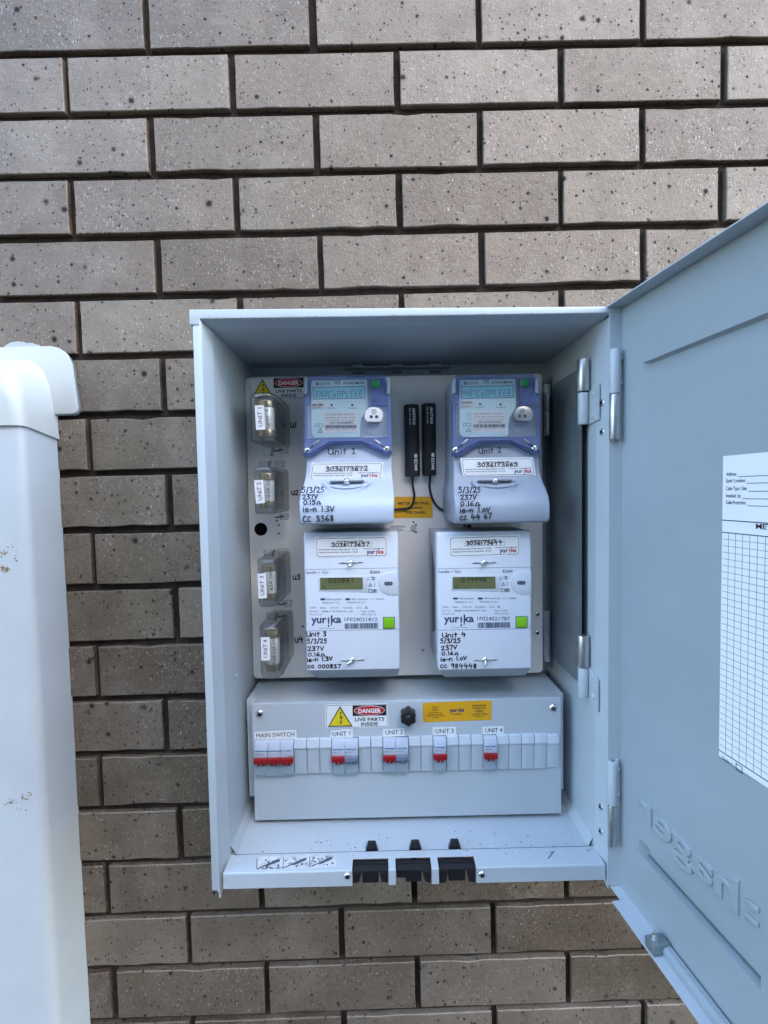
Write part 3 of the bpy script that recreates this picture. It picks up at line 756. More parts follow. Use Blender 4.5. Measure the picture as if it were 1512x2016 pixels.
# scratched paint chips on the rims
mb = MB(); r = random.Random(12)
for _ in range(40):
    a = r.uniform(XLF - .008, XRF); z = ZT + .0036 + abs(r.gauss(0, .0009)); w = r.uniform(.0003, .0014)
    mb.add([F0.p(a - w, z, DF + .0024), F0.p(a + w, z + .0001, DF + .0024), F0.p(a + w * .6, z + .0004, DF + .0024), F0.p(a - w * .7, z + .0003, DF + .0024)], [[0, 1, 2, 3]])
o = box.part('paint_chips', mb, DIRT_SHADE); o['kind'] = 'stuff'
# bracket strip above the panel
vb = MB(); a0, b0 = F0.px(678, 723, .02); a1, b1 = F0.px(887, 721, .02)
vb.rect(F0, a0, a1, b0 - .0012, b0 + .0004, .004, .022)
for t in (.12, .49, .86):
    x = a0 + (a1 - a0) * t; vb.rect(F0, x - .008, x + .008, b0 - .006, b0 - .005, .004, .020); vb.rect(F0, x - .008, x + .008, b0 + .0005, b0 + .0030, .004, .0225)
box.part('vent_bracket', vb, PAINT, bevel=.0004)

# outer door hinges -----------------------------------------------------------
def hinge(u0, u1, v0, vm, v1, d, r, m0, m1, leaf=None, vd=None):
    um = (u0 + u1) / 2; x = F0.px(um, vm, d)[0]
    z0, zm, z1 = (F0.px(um, v, d)[1] for v in (v0, vm, v1))
    h = box.part('hinge', MB().cyl(F0.p(x, zm + .0004, d), F0.p(x, z0, d), r, n=20), m0, bevel=.0007, smooth=True)
    box.part('hinge_knuckle', MB().cyl(F0.p(x, z1, d), F0.p(x, zm - .0004, d), r * .95, n=20), m1, h, bevel=.0007, smooth=True)
    box.part('hinge_pin', MB().cyl(F0.p(x, z1 - .002, d), F0.p(x, z0 + .0006, d), r * .45, n=10), GALV_D, h)
    return x, z0, zm, z1, h
x, z0, zm, z1, h = hinge(1200, 1220, 688, 776, 866, DF + .003, .0058, PAINT, GALV)
box.part('hinge_leaf', bx(x + .0045, x + .0066, DF + .0005, DF + .004, zm - .003, z0 - .002), PAINT, h)
for f in (.25, .8): box.part('rivet', MB().dome(F0, x + .0068, zm + (z0 - zm) * f, DF + .003, .0022, .002, 10, 2), PAINT, h, smooth=True)
x, z0, zm, z1, h = hinge(1197, 1214, 1498, 1584, 1663, DF + .003, .0052, PAINT, GALV)
box.part('hinge_leaf', bx(x + .0040, x + .0064, DF + .0005, DF + .004, zm + .002, z0 + .001), PAINT, h)
for f in (.25, .8): box.part('rivet', MB().dome(F0, x + .0064, zm + (z0 - zm) * f, DF + .003, .0020, .002, 10, 2), PAINT, h, smooth=True)
# swing arm for the meter panel, on the right inner side
XA = XR - .006
arm_z1 = F0.px(1135, 724, .141)[1]; arm_z0 = F0.px(1135, 1347, .141)[1]
box.part('swing_arm_plate', MB().rect(F0, XA - .0015, XA, arm_z0, arm_z1, .040, .146), GALV_D)
box.part('swing_arm_edge_shade', MB().rect(F0, XA - .0015, XA + .0012, arm_z0 + .002, arm_z1 - .002, .1462, .1476), HOLE)  # plate edge and its shadow line, drawn as one black strip
for v0, vm, v1, lu in ((708, 772, 836, True), (1250, 1312, 1371, False)):
    d = .150; x = F0.px(1148, vm, d)[0]; z0, zm, z1 = (F0.px(1148, v, d)[1] for v in (v0, vm, v1)); r = .0071
    h = box.part('inner_hinge', MB().cyl(F0.p(x, zm + .0004, d), F0.p(x, z0, d), r, n=20), GALV, bevel=.0007, smooth=True)
    box.part('hinge_knuckle', MB().cyl(F0.p(x, z1, d), F0.p(x, zm - .001, d), r * .84, n=20), PAINT, h, bevel=.0007, smooth=True)
    zz0, zz1 = z1 - .006, zm - .002
    pl = MB().add([(XR - t_, -dd, z) for t_ in (.0002, .0022) for dd, z in ((.152, zz0 + .006), (.1755, zz0 + (.008 if lu else -.001)), (.1755, zz1 + (.006 if lu else -.006)), (.152, zz1 + .002))], [[4, 5, 6, 7], [0, 1, 5, 4], [1, 2, 6, 5], [2, 3, 7, 6], [3, 0, 4, 7]])
    box.part('hinge_leaf', pl, PAINT, h)
    FSx = Frame((XR, 0, 0), (0, 1, 0), (0, 0, 1), TH); FSx.n = Vector((-1, 0, 0)); FSx.ex = Vector((0, -1, 0))
    for f in (.22, .82): box.part('rivet', MB().dome(FSx, .164, zz0 + .004 + (zz1 - zz0) * f, .002, .0028, .0018, 10, 2), PAINT, h, smooth=True)

# ------------------------------------------------------------------ the door
DZT, DZB = FD.px(1221.5, 608, 0)[1], FD.px(1213, 1734, 0)[1]
DW, DT = 0.43, 0.0150
ra, rt1 = FD.px(1266, 714, 0); rb1 = FD.px(1266, 747, 0)[1]; ra2 = DW - ra                 # long pressing near the top
va, rt2 = FD.px(1258, 1648, 0); rb2 = FD.px(1258, 1679, 0)[1]; va2 = FD.px(1498, 1920, 0)[0]  # louvre near the bottom
dm = MB()
for a_0, a_1, z_0, z_1 in ((0, DW, DZB, rb2), (0, va, rb2, rt2), (va2, DW, rb2, rt2), (0, DW, rt2, rb1), (0, ra, rb1, rt1), (ra2, DW, rb1, rt1), (0, DW, rt1, DZT)):
    dm.add([FD.p(x, z, 0) for x, z in ((a_0, z_0), (a_1, z_0), (a_1, z_1), (a_0, z_1))], [[0, 1, 2, 3]])
dm.rect(FD, 0, DW, DZB, DZT, -.0105, -.0092)
door = box.part('door', dm, PAINT_SHADE, label='open grey steel door with embossed lettering and paper chart inside')
box.part('door_flange', MB().rect(FD, -.0012, .0002, DZB + .001, DZT, -.0105, DT), PAINT, door)
box.part('door_flange', MB().rect(FD, -.0012, DW, DZT, DZT + .0012, -.0105, DT + .003), PAINT, door)
box.part('door_flange', MB().rect(FD, .018, DW, DZB - .0012, DZB, -.0105, DT + .006), PAINT, door)
box.part('door_flange', MB().rect(FD, -.0012, .0185, DZB - .0013, DZB, -.0105, DT - .004), PAINT, door)
box.part('door_flange', MB().rect(FD, DW, DW + .0012, DZB, DZT, -.0105, DT), PAINT, door)
def pressing(a0, a1, b0, b1, slope, h, up=.55):
    """a dish pressed outwards in the door skin"""
    vs = [FD.p(a, b, 0) for a, b in ((a0, b0), (a1, b0), (a1, b1), (a0, b1))] + [FD.p(a, b, h) for a, b in ((a0 + slope, b0 + slope * .15), (a1 - slope, b0 + slope * .15), (a1 - slope, b1 - slope * up), (a0 + slope, b1 - slope * up))]
    return box.part('pressed_recess', MB().add(vs, [[4, 5, 6, 7], [0, 1, 5, 4], [1, 2, 6, 5], [2, 3, 7, 6], [3, 0, 4, 7]]), PAINT_SHADE, door)
pressing(ra, ra2, rb1, rt1, .005, -.0060, .4)
pressing(va, va2, rb2, rt2, .006, -.0085, .5)
box.part('vent_slot', MB().rect(FD, va + .006, va2 - .006, rb2 + .0010, rb2 + .0016, -.0084, -.0062), GALV_D, door)
# embossed lettering, read from outside, so mirrored here
e0 = FD.px(1257, 1580, 0); e1 = FD.px(1478, 1790, 0)
mbt = MB(); vs, fs = font_geo('hager', 0.02)
x0, x1 = min(v[0] for v in vs), max(v[0] for v in vs)
ea0, ea1 = FD.px(1257, 1585, 0)[0], FD.px(1457, 1780, 0)[0]
bl = FD.px(1275, 1618, 0)[1]; xh = FD.px(1262, 1560, 0)[1] - bl
xh = abs(xh) * .85; sy = xh / .53
def embossed(txt, a0, a1, nm):
    vs, fs = font_geo(txt, 0.02); x0, x1 = min(v[0] for v in vs), max(v[0] for v in vs)
    c = bpy.data.curves.new('e', 'FONT'); c.body = txt; c.size = 1; c.resolution_u = 4; c.offset = .0; c.extrude = .03; c.bevel_depth = .028; c.bevel_resolution = 1
    o = bpy.data.objects.new('e', c); me = bpy.data.meshes.new_from_object(o)
    mb = MB(); xs = [v.co.x for v in me.vertices]; X0, X1 = min(xs), max(xs)
    mb.add([FD.p(a1 - (v.co.x - X0) / (X1 - X0) * (a1 - a0), bl + v.co.y * sy, v.co.z * .045) for v in me.vertices], [list(p.vertices)[::-1] for p in me.polygons])
    bpy.data.objects.remove(o); bpy.data.curves.remove(c); bpy.data.meshes.remove(me)
    box.part(nm, mb, PAINT_SHADE, door)
embossed('hager', ea0, ea1, 'embossed_lettering')
ed0, ed1 = FD.px(1468, 1830, 0)[0], FD.px(1496, 1850, 0)[0]
for kk in (0, 1):
    ctr = (bl + sy * (.14 + .30 * kk))
    pts = [(ed0, ctr - .06 * sy), (ed0 + (ed1 - ed0) * .45, ctr - .09 * sy), (ed1, ctr + .0 * sy), (ed1, ctr + .1 * sy), (ed0 + (ed1 - ed0) * .5, ctr + .09 * sy), (ed0, ctr + .05 * sy)]
    box.part('embossed_mark', MB().poly(FD, pts, 0, .0018), PAINT_SHADE, door, bevel=.0006)
# paper chart
pa0, pt = FD.px(1425, 898, 0); pb = FD.px(1411, 1484, 0)[1]; pa1 = pa0 + .19
sheet = box.part('paper_chart', MB().rect(FD, pa0, pa1, pb, pt, .0002, .0006), PAPER, door, label='white paper form with ruled grid stuck inside the door')
hp = .0006
for i, (t, v) in enumerate((('Address:', 937), ('Earth / Location:', 950), ('Cable Type / Size:', 965), ('Installed  by:', 979), ('Cable Protection:', 992))):
    w = (.0155, .0285, .0305, .0225, .0295)[i]
    b = FD.px(1429, v, hp)[1]
    p0 = (pa0 + .0035, b); box.part('printed_text', text_mb(FD, t, p0, (p0[0] + w * .62, b), .0031, hp + .0002, .01), INK, sheet)
    box.part('ruled_line', MB().rect(FD, p0[0] + w * .62 + .0012, pa1 - .005, b - .0012, b - .0007, hp, hp + .0002), INKG, sheet)
for v in (1024, 1048):
    b = FD.px(1424, v, hp)[1]; box.part('ruled_line', MB().rect(FD, pa0, pa1, b - .0004, b + .0004, hp, hp + .0002), INKG, sheet)
gt = FD.px(1422, 1048, hp)[1]; gb = FD.px(1412, 1474, hp)[1]
box.part('ruled_line', MB().rect(FD, pa0, pa1, gb - .0004, gb + .0004, hp, hp + .0002), INKG, sheet)
gr = MB(); n = 34
for i in range(1, n): b = gt + (gb - gt) * i / n; gr.rect(FD, pa0 + .0008, pa1 - .0008, b - .00018, b + .00018, hp, hp + .00015)
px_ = .0064; k = 1
while pa0 + px_ * k < pa1: gr.rect(FD, pa0 + px_ * k - .00018, pa0 + px_ * k + .00018, gb, gt, hp, hp + .00012); k += 1
box.part('grid_lines', gr, INKL, sheet)
b = FD.px(1492, 1041, hp)[1]; box.part('printed_text', text_mb(FD, 'METER', (pa0 + .0305, b), (pa0 + .052, b), .0042, hp + .0002, .02), INK, sheet)
b = gb - .0062; box.part('printed_text', text_mb(FD, 'Scale 1 :', (pa0 + .0035, b), (pa0 + .0150, b), .0031, hp + .0002, .01), INK, sheet)
box.part('tick_box', MB().ring(FD, [(pa0 + .0165, b - .001), (pa0 + .0225, b - .001), (pa0 + .0225, b + .0045), (pa0 + .0165, b + .0045)], [(pa0 + .017, b - .0005), (pa0 + .022, b - .0005), (pa0 + .022, b + .004), (pa0 + .017, b + .004)], hp, hp + .0002), INK, sheet)
# latch bar along the bottom of the door
la0 = FD.px(1300, 1858, .006)[0]; lb = DZB + .006
bar = MB().add([FD.p(a, b, h) for a in (la0 + .008, DW - .01) for b, h in ((DZB + .0006, .002), (DZB + .0006, .010), (DZB + .0065, .010), (DZB + .0090, .007), (DZB + .0090, .002))],
               [[i, (i + 1) % 5, 5 + (i + 1) % 5, 5 + i] for i in range(5)] + [[4, 3, 2, 1, 0], [5, 6, 7, 8, 9]])
latch = box.part('latch_bar', bar, PAINT_SHADE, door)
box.part('latch_bracket', MB().rect(FD, la0 - .004, la0 + .009, DZB + .0004, DZB + .011, .002, .020), GALV_D, latch, bevel=.0008)
pz = FD.p(la0 + .001, DZB + .010, .013)
for k_, (r_, z0_, z1_) in enumerate(((.0040, 0, .0018), (.0034, .0018, .0034), (.0028, .0034, .0046))):
    box.part('latch_bolt', MB().cyl(pz + Vector((0, 0, z0_)), pz + Vector((0, 0, z1_)), r_, n=14), GALV, latch, smooth=True, bevel=.0003)
box.part('latch_bolt', MB().cyl(pz + Vector((0, 0, .0046)), pz + Vector((0, 0, .0085)), .0021, .0016, n=12), CHROME, latch, smooth=True, bevel=.0005)

# ------------------------------------------------------------------ white meter panel
DP = 0.045
a0, a1, b0, b1 = box_px(F0, 490.5, 740, 1068, 1330, DP)
panel = Thing('meter_mounting_board', ((a0 + a1) / 2, -.02, b0), 'white steel mounting panel behind the four meters, with handwritten unit marks', 'panel')
panel.part('panel_sheet', MB().poly(F0, arc_rect(a0, a1, b0, b1, .006), DP - .0025, DP), PANEL, bevel=.0005)
fl = MB(); fl.rect(F0, a0, a1, b0 + .004, b0 + .0055, .012, DP - .0025); fl.rect(F0, a0 + .003, a0 + .0045, b0 + .006, b1 - .006, .012, DP - .0025); fl.rect(F0, a1 - .0045, a1 - .003, b0 + .006, b1 - .006, .012, DP - .0025)
panel.part('panel_return', fl, PANEL)
for u, v, hh in ((487, 842, 25), (497, 1241, 28)):
    c = F0.px(u, v, DP - .006); s_ = hh * .00072 / 2
    panel.part('edge_clip', MB().rect(F0, c[0] - .0035, c[0] + .005, c[1] - s_, c[1] + s_, .015, DP - .0035), PANEL, bevel=.0004)
def disc(th, u, v, d, r, mat, name, h=.0003, parent=None):
    q = F0.px(u, v, d); return th.part(name, MB().poly(F0, ellipse(q[0], q[1], r, r, 24), d - .001, d + h), mat, parent)
disc(panel, 513.5, 1042, DP, .0092, HOLE, 'cable_hole')
for u, v in ((545, 1025), (549, 1034), (549, 1050), (814, 1028), (819, 1033), (819, 1048), (596, 1233)): disc(panel, u, v, DP, .0013, HOLE, 'drill_hole')
disc(panel, 814, 1039, DP, .0042, M_EB, 'hole_plug', .002)
for u, v in ((778, 785), (790, 1310), (535, 1045)):
    q = F0.px(u, v, DP); panel.part('hole_outline', MB().ring(F0, ellipse(*q, .0062, .0062), ellipse(*q, .0058, .0058), DP, DP + .0002), PANEL)
q0, q1 = F0.px(514, 1074, DP), F0.px(514, 1091, DP)
panel.part('cable_slot', MB().ring(F0, arc_rect(q0[0] - .004, q0[0] + .004, q1[1] - .012, q0[1] + .004, .002, 3), arc_rect(q0[0] - .003, q0[0] + .003, q1[1] - .011, q0[1] + .003, .0015, 3), DP, DP + .0004), PANEL)
for u, v in ((1058, 762), (1060, 800), (1058, 1209.5), (1058, 1246)):
    o = screw(panel, F0, u, v, DP, .0036, CHROME, cross=False); q = F0.px(u, v, DP); panel.part('screw_socket', MB().poly(F0, ellipse(*q, .0015, .0015, 10), DP, DP + .0021), HOLE, o)
for v0, vm, v1 in ((756, 808, 858), (1201, 1253, 1301)):
    d = .047; x = F0.px(1077.5, vm, d)[0]; z0, zm, z1 = (F0.px(1077.5, v, d)[1] for v in (v0, vm, v1))
    h = panel.part('hinge', MB().cyl(F0.p(x, zm + .0003, d), F0.p(x, z0, d), .0050, n=18), GALV, smooth=True, bevel=.0005)
    panel.part('hinge_knuckle', MB().cyl(F0.p(x, z1, d), F0.p(x, zm - .0003, d), .0048, n=18), GALV, h, smooth=True, bevel=.0005)
def danger_sign(th, F, tl, tr, bl_, h, mat_bg, name='danger_sign'):
    A, B_, C = (Vector(F.px(*p, h)) for p in (tl, tr, bl_)); ex, ey = B_ - A, C - A
    S = lambda x, y: tuple(A + ex * x + ey * y)
    W = ex.length
    o = th.part(name, MB().poly(F, [S(0, 0), S(1, 0), S(1, 1), S(0, 1)], h - .0005, h + .0004), mat_bg, label='danger live parts inside sign')
    k = h + .0004
    th.part('sign_border', MB().ring(F, [S(.015, .03), S(.985, .03), S(.985, .97), S(.015, .97)], [S(.02, .045), S(.98, .045), S(.98, .955), S(.02, .955)], h, k + .0001), INKG, o)
    th.part('warning_triangle', MB().poly(F, [S(.235, .07), S(.43, .93), S(.04, .93)], h, k + .0001), INK, o)
    th.part('warning_triangle', MB().poly(F, [S(.235, .165), S(.402, .885), S(.068, .885)], h, k + .0003), YEL, o)
    th.part('lightning_bolt', MB().poly(F, [S(.262, .30), S(.225, .60), S(.262, .56), S(.243, .72), S(.228, .70), S(.240, .83), S(.268, .70), S(.255, .72), S(.275, .49), S(.243, .53), S(.235, .32)][::-1], h, k + .0005), INK, o)
    th.part('sign_banner', MB().poly(F, [S(.435, .06), S(.97, .06), S(.97, .5), S(.435, .5)], h, k + .0001), INK, o)
    th.part('sign_oval', MB().poly(F, [S(.7025 + .245 * math.cos(t), .28 + .205 * math.sin(t)) for t in [i * math.pi / 16 for i in range(32)]], h, k + .0002), WHITEI, o)
    th.part('sign_oval', MB().poly(F, [S(.7025 + .237 * math.cos(t), .28 + .186 * math.sin(t)) for t in [i * math.pi / 16 for i in range(32)]], h, k + .0004), RED, o)
    ch = ey.length
    th.part('printed_text', text_mb(F, 'DANGER', S(.525, .37), S(.885, .37), ch * .18, k + .0006, .035), WHITEI, o)
    th.part('printed_text', text_mb(F, 'LIVE PARTS', S(.47, .715), S(.935, .715), ch * .145, k + .0002, .02), INK, o)
    th.part('printed_text', text_mb(F, 'INSIDE', S(.565, .915), S(.835, .915), ch * .145, k + .0002, .02), INK, o)
    return o
danger_sign(panel, F0, (490.5, 743.5), (601, 741), (491.5, 787), DP, WHITE)
for t, q0, q1, c in (('u1', (572, 841), (583, 842), 11), ('u2', (574, 974), (587, 975), 10), ('u3', (577, 1141), (591, 1141), 10), ('u4', (581, 1265), (597, 1264), 12)):
    hand(panel, F0, t, q0, q1, c, DP, pen=.0016, name='handwritten_mark')
lab = panel.part('amber_label', quad_px(F0, [(770, 978), (852, 978), (852, 1020), (770, 1020)], DP, DP + .0003), AMBF, label='gold foil meter neutral behind this panel label')
for t, q0, q1 in (('METER NEUTRAL', (784, 993.5), (846, 993.5)), ('BEHIND', (804, 1002.5), (832, 1002)), ('THIS PANEL', (796, 1011.5), (838, 1011))): text(panel, F0, t, q0, q1, 5.2, DP + .0003, INK, lab, .02)
lab = panel.part('neutral_label', quad_px(F0, [(765, 1033), (805, 1032), (805, 1046), (765, 1047)], DP, DP + .0003), WHITE)
for t, q0, q1 in (('METERING', (769, 1039), (797, 1038.5)), ('NEUTRAL', (772, 1045), (794, 1044.5))): text(panel, F0, t, q0, q1, 4, DP + .0003, INK, lab, .0)
mb = MB(); r = random.Random(4)
for _ in range(14):
    q = F0.px(832 + r.gauss(0, 2), 1281 + r.gauss(0, 2.5), DP); mb.poly(F0, ellipse(q[0], q[1], r.uniform(.0003, .0009), .0005, 6), DP, DP + .0002)
panel.part('dirt_mark', mb, DIRT_SHADE)
hand(panel, F0, 'ie', (913, 1040), (928, 1040), 10, DP, pen=.0018, name='handwritten_mark')

# ------------------------------------------------------------------ round-faced meters (units 1 and 2)
def rsec(x0, x1, d0, d1, r, z, n=4):
    pts = [(x0, d0)]
    for k in range(n + 1):
        a = math.radians(180 - 90 * k / n); pts.append((x0 + r + r * math.cos(a), d1 - r + r * math.sin(a)))
    for k in range(n + 1):
        a = math.radians(90 - 90 * k / n); pts.append((x1 - r + r * math.cos(a), d1 - r + r * math.sin(a)))
    pts.append((x1, d0)); return [F0.p(x, z, d) for x, d in pts]
def nmi_sticker(th, pts, h, number, number_q, seed, F=F0):
    """pts: TL, TR, BR, BL pixels of the white sticker"""
    A, B_, C = (Vector(F.px(*pts[i], h)) for i in (0, 1, 3)); ex, ey = B_ - A, C - A
    S = lambda x, y: tuple(A + ex * x + ey * y); W, H = ex.length, ey.length
    o = th.part('identifier_sticker', MB().poly(F, [F.px(*p, h) for p in pts], h - .0004, h + .0003), WHITE)
    k = h + .0003
    def loc(pl): return [S(x / W, 1 - y / H) for x, y in pl]
    th.part('sticker_border', MB().ring(F, loc(arc_rect(.02 * W, .985 * W, .05 * H, .93 * H, .12 * H)), loc(arc_rect(.0255 * W, .9795 * W, .072 * H, .908 * H, .11 * H)), h, k + .0001), INKG, o)
    tt = lambda s_, x0, x1, y, c, b=.02, m_=INK: th.part('printed_text', text_mb(F, s_, S(x0, y), S(x1, y), c * H, k + .0002, b), m_, o)
    tt('National Metering Identifier (NMI)', .30, .67, .265, .075)
    tt('Network Faults and Issues - Ergon Network - 13 22 96', .05, .59, .645, .06)
    tt('Residential Customer Service - Ergon Retail - 13 10 46', .05, .59, .775, .06)
    tt('Property of Yurika Metering', .66, .955, .625, .055)
    th.part('number_box', MB().ring(F, [S(.215, .33), S(.79, .33), S(.79, .5), S(.215, .5)], [S(.218, .345), S(.787, .345), S(.787, .485), S(.218, .485)], h, k + .0001), INKL, o)
    # logo
    A_, B2 = S(.71, .84), S(.95, .84)
    tx = MB(); text_mb(F, 'yur', A_, S(.83, .84), .2 * H, k + .0002, .03, tx); th.part('logo_lettering', tx, NAVY, o)
    tx = MB(); text_mb(F, '!', S(.842, .93), S(.856, .93), .26 * H, k + .0002, .03, tx); text_mb(F, 'ka', S(.868, .84), S(.95, .84), .2 * H, k + .0002, .03, tx); th.part('logo_lettering', tx, REDI, o)
    hand(th, F, number, number_q[0], number_q[1], number_q[2], k, parent=o, pen=.0011, seed=seed)
    return o

def edmi(name, ref, lab, body_mat, lcdtxt, hand_lines, nmi, nmi_no, nmi_q, sn, spec, badge, cover_tint=None):
    """ref: pixel offset from unit 1's meter"""
    ou, ov = ref
    D1, D2 = .118, .153
    Q = lambda u, v, h=D1: F0.px(u + ou, v + ov, h)
    xl, xr = Q(600, 820)[0], Q(770, 820)[0]; zt = Q(685, 739)[1]
    z_c = Q(685, 899)[1]; zs = [Q(685, v)[1] for v in (905, 925, 940)]
    zlow = Q(685, 1032, D2)[1]
    th = Thing(name, ((xl + xr) / 2, -DP, zlow), lab, 'electricity meter', 'electricity meters on the white panel')
    # housing behind the cover, then the terminal cover that swells forward
    th.part('meter_body', MB().loft([rsec(xl + .001, xr - .001, DP, D1 - .004, .003, z) for z in (z_c - .004, zt - .002)][::-1]), body_mat, bevel=.0008, smooth=True)
    secs = []
    zA, zBt = z_c + .010, zlow
    prof = [(zA, D1 - .003, 0), (Q(685, 915)[1], D1 - .001, 0), (Q(685, 930)[1], D1 + .001, .0003), (Q(685, 943)[1], D1 + .005, .0006), (Q(685, 955)[1], D1 + .012, .001), (Q(685, 966)[1], D1 + .020, .0012),
            (Q(685, 978)[1], D1 + .027, .0012), (Q(685, 990)[1], D1 + .032, .001), (zlow + .018, D2 - .001, .0005), (zlow + .006, D2, 0), (zlow + .002, D2 - .0015, -.0005), (zlow, D2 - .005, -.001)]
    for z, d, w in prof:
        f = max(0, min(1, (d - D1) / .03)); secs.append(rsec(xl - w - .0034 * f, xr + w + .0004 * f, DP, d, .0022, z))
    th.part('terminal_cover', MB().loft(secs[::-1]), body_mat, smooth=True)
    # face plate and display under the clear cover
    DFc = D1 - .002
    q = lambda u, v: Q(u, v, DFc)
    inner = th.part('face_backing', MB().poly(F0, [q(*p) for p in ((601, 781), (768, 779), (770, 884), (757, 884), (714, 868), (650, 869), (612, 889), (600, 889))], D1 - .006, DFc - .0015), body_mat)
    x0, z1 = q(613, 749); x1, z0 = q(723, 861)
    outl = [q(*p) for p in ((615, 749), (721, 747), (723, 750), (724, 803), (718, 812), (711, 824), (709, 840), (709, 858), (706, 861), (620, 862), (615, 858), (613, 850), (612, 752))]
    fp = th.part('face_plate', MB().poly(F0, outl, D1 - .006, DFc), FACE, bevel=.0005)
    DL = DFc + .0003
    disp = th.part('display', MB().poly(F0, [q(*p) for p in ((617, 763), (718, 761), (718, 784), (617, 786))], D1 - .005, DL), LCDC, fp)
    th.part('display_border', MB().ring(F0, [q(*p) for p in ((616.5, 762), (718.5, 760.3), (718.5, 784.5), (616.5, 786.5))], [q(*p) for p in ((617.3, 763), (717.7, 761.3), (717.7, 783.7), (617.3, 785.5))], D1 - .005, DL + .0002), INKB, fp)
    P2 = lambda u, v: (u + ou, v + ov)
    lcd(th, F0, lcdtxt[0], P2(620, 781.5), P2(646, 781), 10.5, DL, SEG, disp, .00045)
    lcd(th, F0, lcdtxt[1], P2(646.5, 782.5), P2(716, 780.5), 12.5, DL, SEG, disp, .00055)
    mb = MB()
    for i in range(3): mb.poly(F0, [q(621.5 + 2.2 * i, 759), q(623 + 2.2 * i, 759), q(623 + 2.2 * i, 753), q(621.5 + 2.2 * i, 753)], DFc, DFc + .0002)
    th.part('logo_mark', mb, INKB, fp)
    text(th, F0, 'EDMI', P2(629.5, 758.5), P2(649, 758.2), 5.6, DFc, INKB, fp, .0)
    text(th, F0, 'ATLAS Mk7A', P2(675, 756.8), P2(717, 756), 4.8, DFc, INKB, fp, .02)
    th.part('face_clip', MB().poly(F0, [q(*p) for p in ((659, 749), (671, 748.7), (671, 757), (659, 757))], D1 - .004, DFc + .001), M_NEW, fp, bevel=.0003)
    for u, t in ((653, 'PULSE 1'), (693.5, 'PULSE 2')):
        c = q(u, 797.5); th.part('pulse_lamp', MB().poly(F0, ellipse(*c, .0014, .0014, 14), D1 - .005, DFc + .0004), INKG, fp)
        text(th, F0, t, P2(u - 8, 805), P2(u + 9, 804.7), 3, DFc, INKB, fp, .0)
    # makers' badge
    bg_ = th.part('badge', MB().poly(F0, [q(*p) for p in ((614, 791.5), (642, 790.5), (642, 805), (614, 806))], D1 - .005, DFc + .0006), WHITE, fp, bevel=.0003)
    if badge: logo_yur(th, F0, P2(615, 799), P2(636.5, 798.5), 5.0, DFc + .0006, NAVY, parent=bg_)
    else:
        barcode(th, F0, P2(616, 796), P2(640, 795.5), 3.5, DFc + .0006, INKG, bg_, 14)
    text(th, F0, 'Yurika Metering', P2(617, 803), P2(634, 802.7), 1.8, DFc + .0006, INK, bg_, .0)
    # rating label
    rl = th.part('rating_label', MB().poly(F0, [q(*p) for p in ((636, 811), (704, 809.5), (705, 851), (636, 852))], D1 - .005, DFc + .0004), WHITE, fp)
    k = DFc + .0004
    text(th, F0, spec[0], P2(641, 818), P2(696, 817), 2.8, k, INKB, rl); text(th, F0, spec[1], P2(641, 824), P2(700, 823), 2.6, k, INKL, rl); text(th, F0, spec[2], P2(641, 829), P2(700, 828.5), 2.2, k, INKL, rl)
    text(th, F0, sn, P2(649, 835), P2(695, 834.5), 4.6, k, INKG, rl, .005)
    barcode(th, F0, P2(640, 843.5), P2(702.5, 843), 6.5, k, INKG, rl, 34, seed=ou + 4)
    text(th, F0, 'Mfg 2023     Made in Malaysia     EP 074', P2(641, 847), P2(701, 846.5), 1.9, k, INKL, rl)
    mb = MB()
    for j in range(4): mb.rect(F0, *(q(619.5, 0)[0], q(634 - 2 * (j % 2), 0)[0]), q(0 + 620, 815 + 4 * j)[1] - .0004, q(620, 815 + 4 * j)[1], DFc, DFc + .0002)
    th.part('fine_print', mb, INKL, fp)
    c = q(630, 848); mb = MB(); mb.ring(F0, [q(625, 852), q(635.5, 852), q(630.5, 843)], [q(627, 851), q(633.5, 851), q(630.5, 845.5)], DFc, DFc + .0002)
    mb.ring(F0, [q(620, 834), q(625, 834), q(625, 841), q(620, 841)], [q(620.6, 834.8), q(624.4, 834.8), q(624.4, 840.2), q(620.6, 840.2)], DFc, DFc + .0002)
    mb.ring(F0, [q(627, 834), q(635, 834), q(635, 841), q(627, 841)], [q(627.6, 834.8), q(634.4, 834.8), q(634.4, 840.2), q(627.6, 840.2)], DFc, DFc + .0002)
    th.part('symbols', mb, INKB, fp)
    # optical port, button, knob seen through the cover
    c = q(737, 830); th.part('port_surround', MB().poly(F0, ellipse(*c, .0165, .0165, 30), D1 - .006, DFc - .0007), body_mat)
    outl = [q(*p) for p in ((723, 832), (719, 826), (718, 819), (720, 811), (726, 805), (736, 802.5), (746, 805), (752.5, 811), (754, 819), (752, 826), (748, 832))]
    port = th.part('optical_port', MB().poly(F0, outl, D1 - .004, D1 + .0045), WHITE if badge else GALV, bevel=.0006)
    for u, v in ((731, 820.5), (741.5, 820.5)): th.part('port_hole', MB().poly(F0, ellipse(*Q(u, v, D1 + .0045), .0021, .0021, 14), D1, D1 + .0047), INKG, port)
    cc = Q(736.3, 810.5, D1 + .0045); th.part('screw', MB().ring(F0, ellipse(*cc, .0030, .0030, 16), ellipse(*cc, .0024, .0024, 16), D1, D1 + .0048), INKG, port)
    mb = MB(); mb.rect(F0, cc[0] - .0012, cc[0] + .0012, cc[1] - .0003, cc[1] + .0003, D1, D1 + .0049); mb.rect(F0, cc[0] - .0003, cc[0] + .0003, cc[1] - .0012, cc[1] + .0012, D1, D1 + .0050); th.part('screw_slot', mb, INKG, port)
    gx = [q(*p) for p in ((732, 750), (746, 750), (746, 764.5), (732, 764.5))]
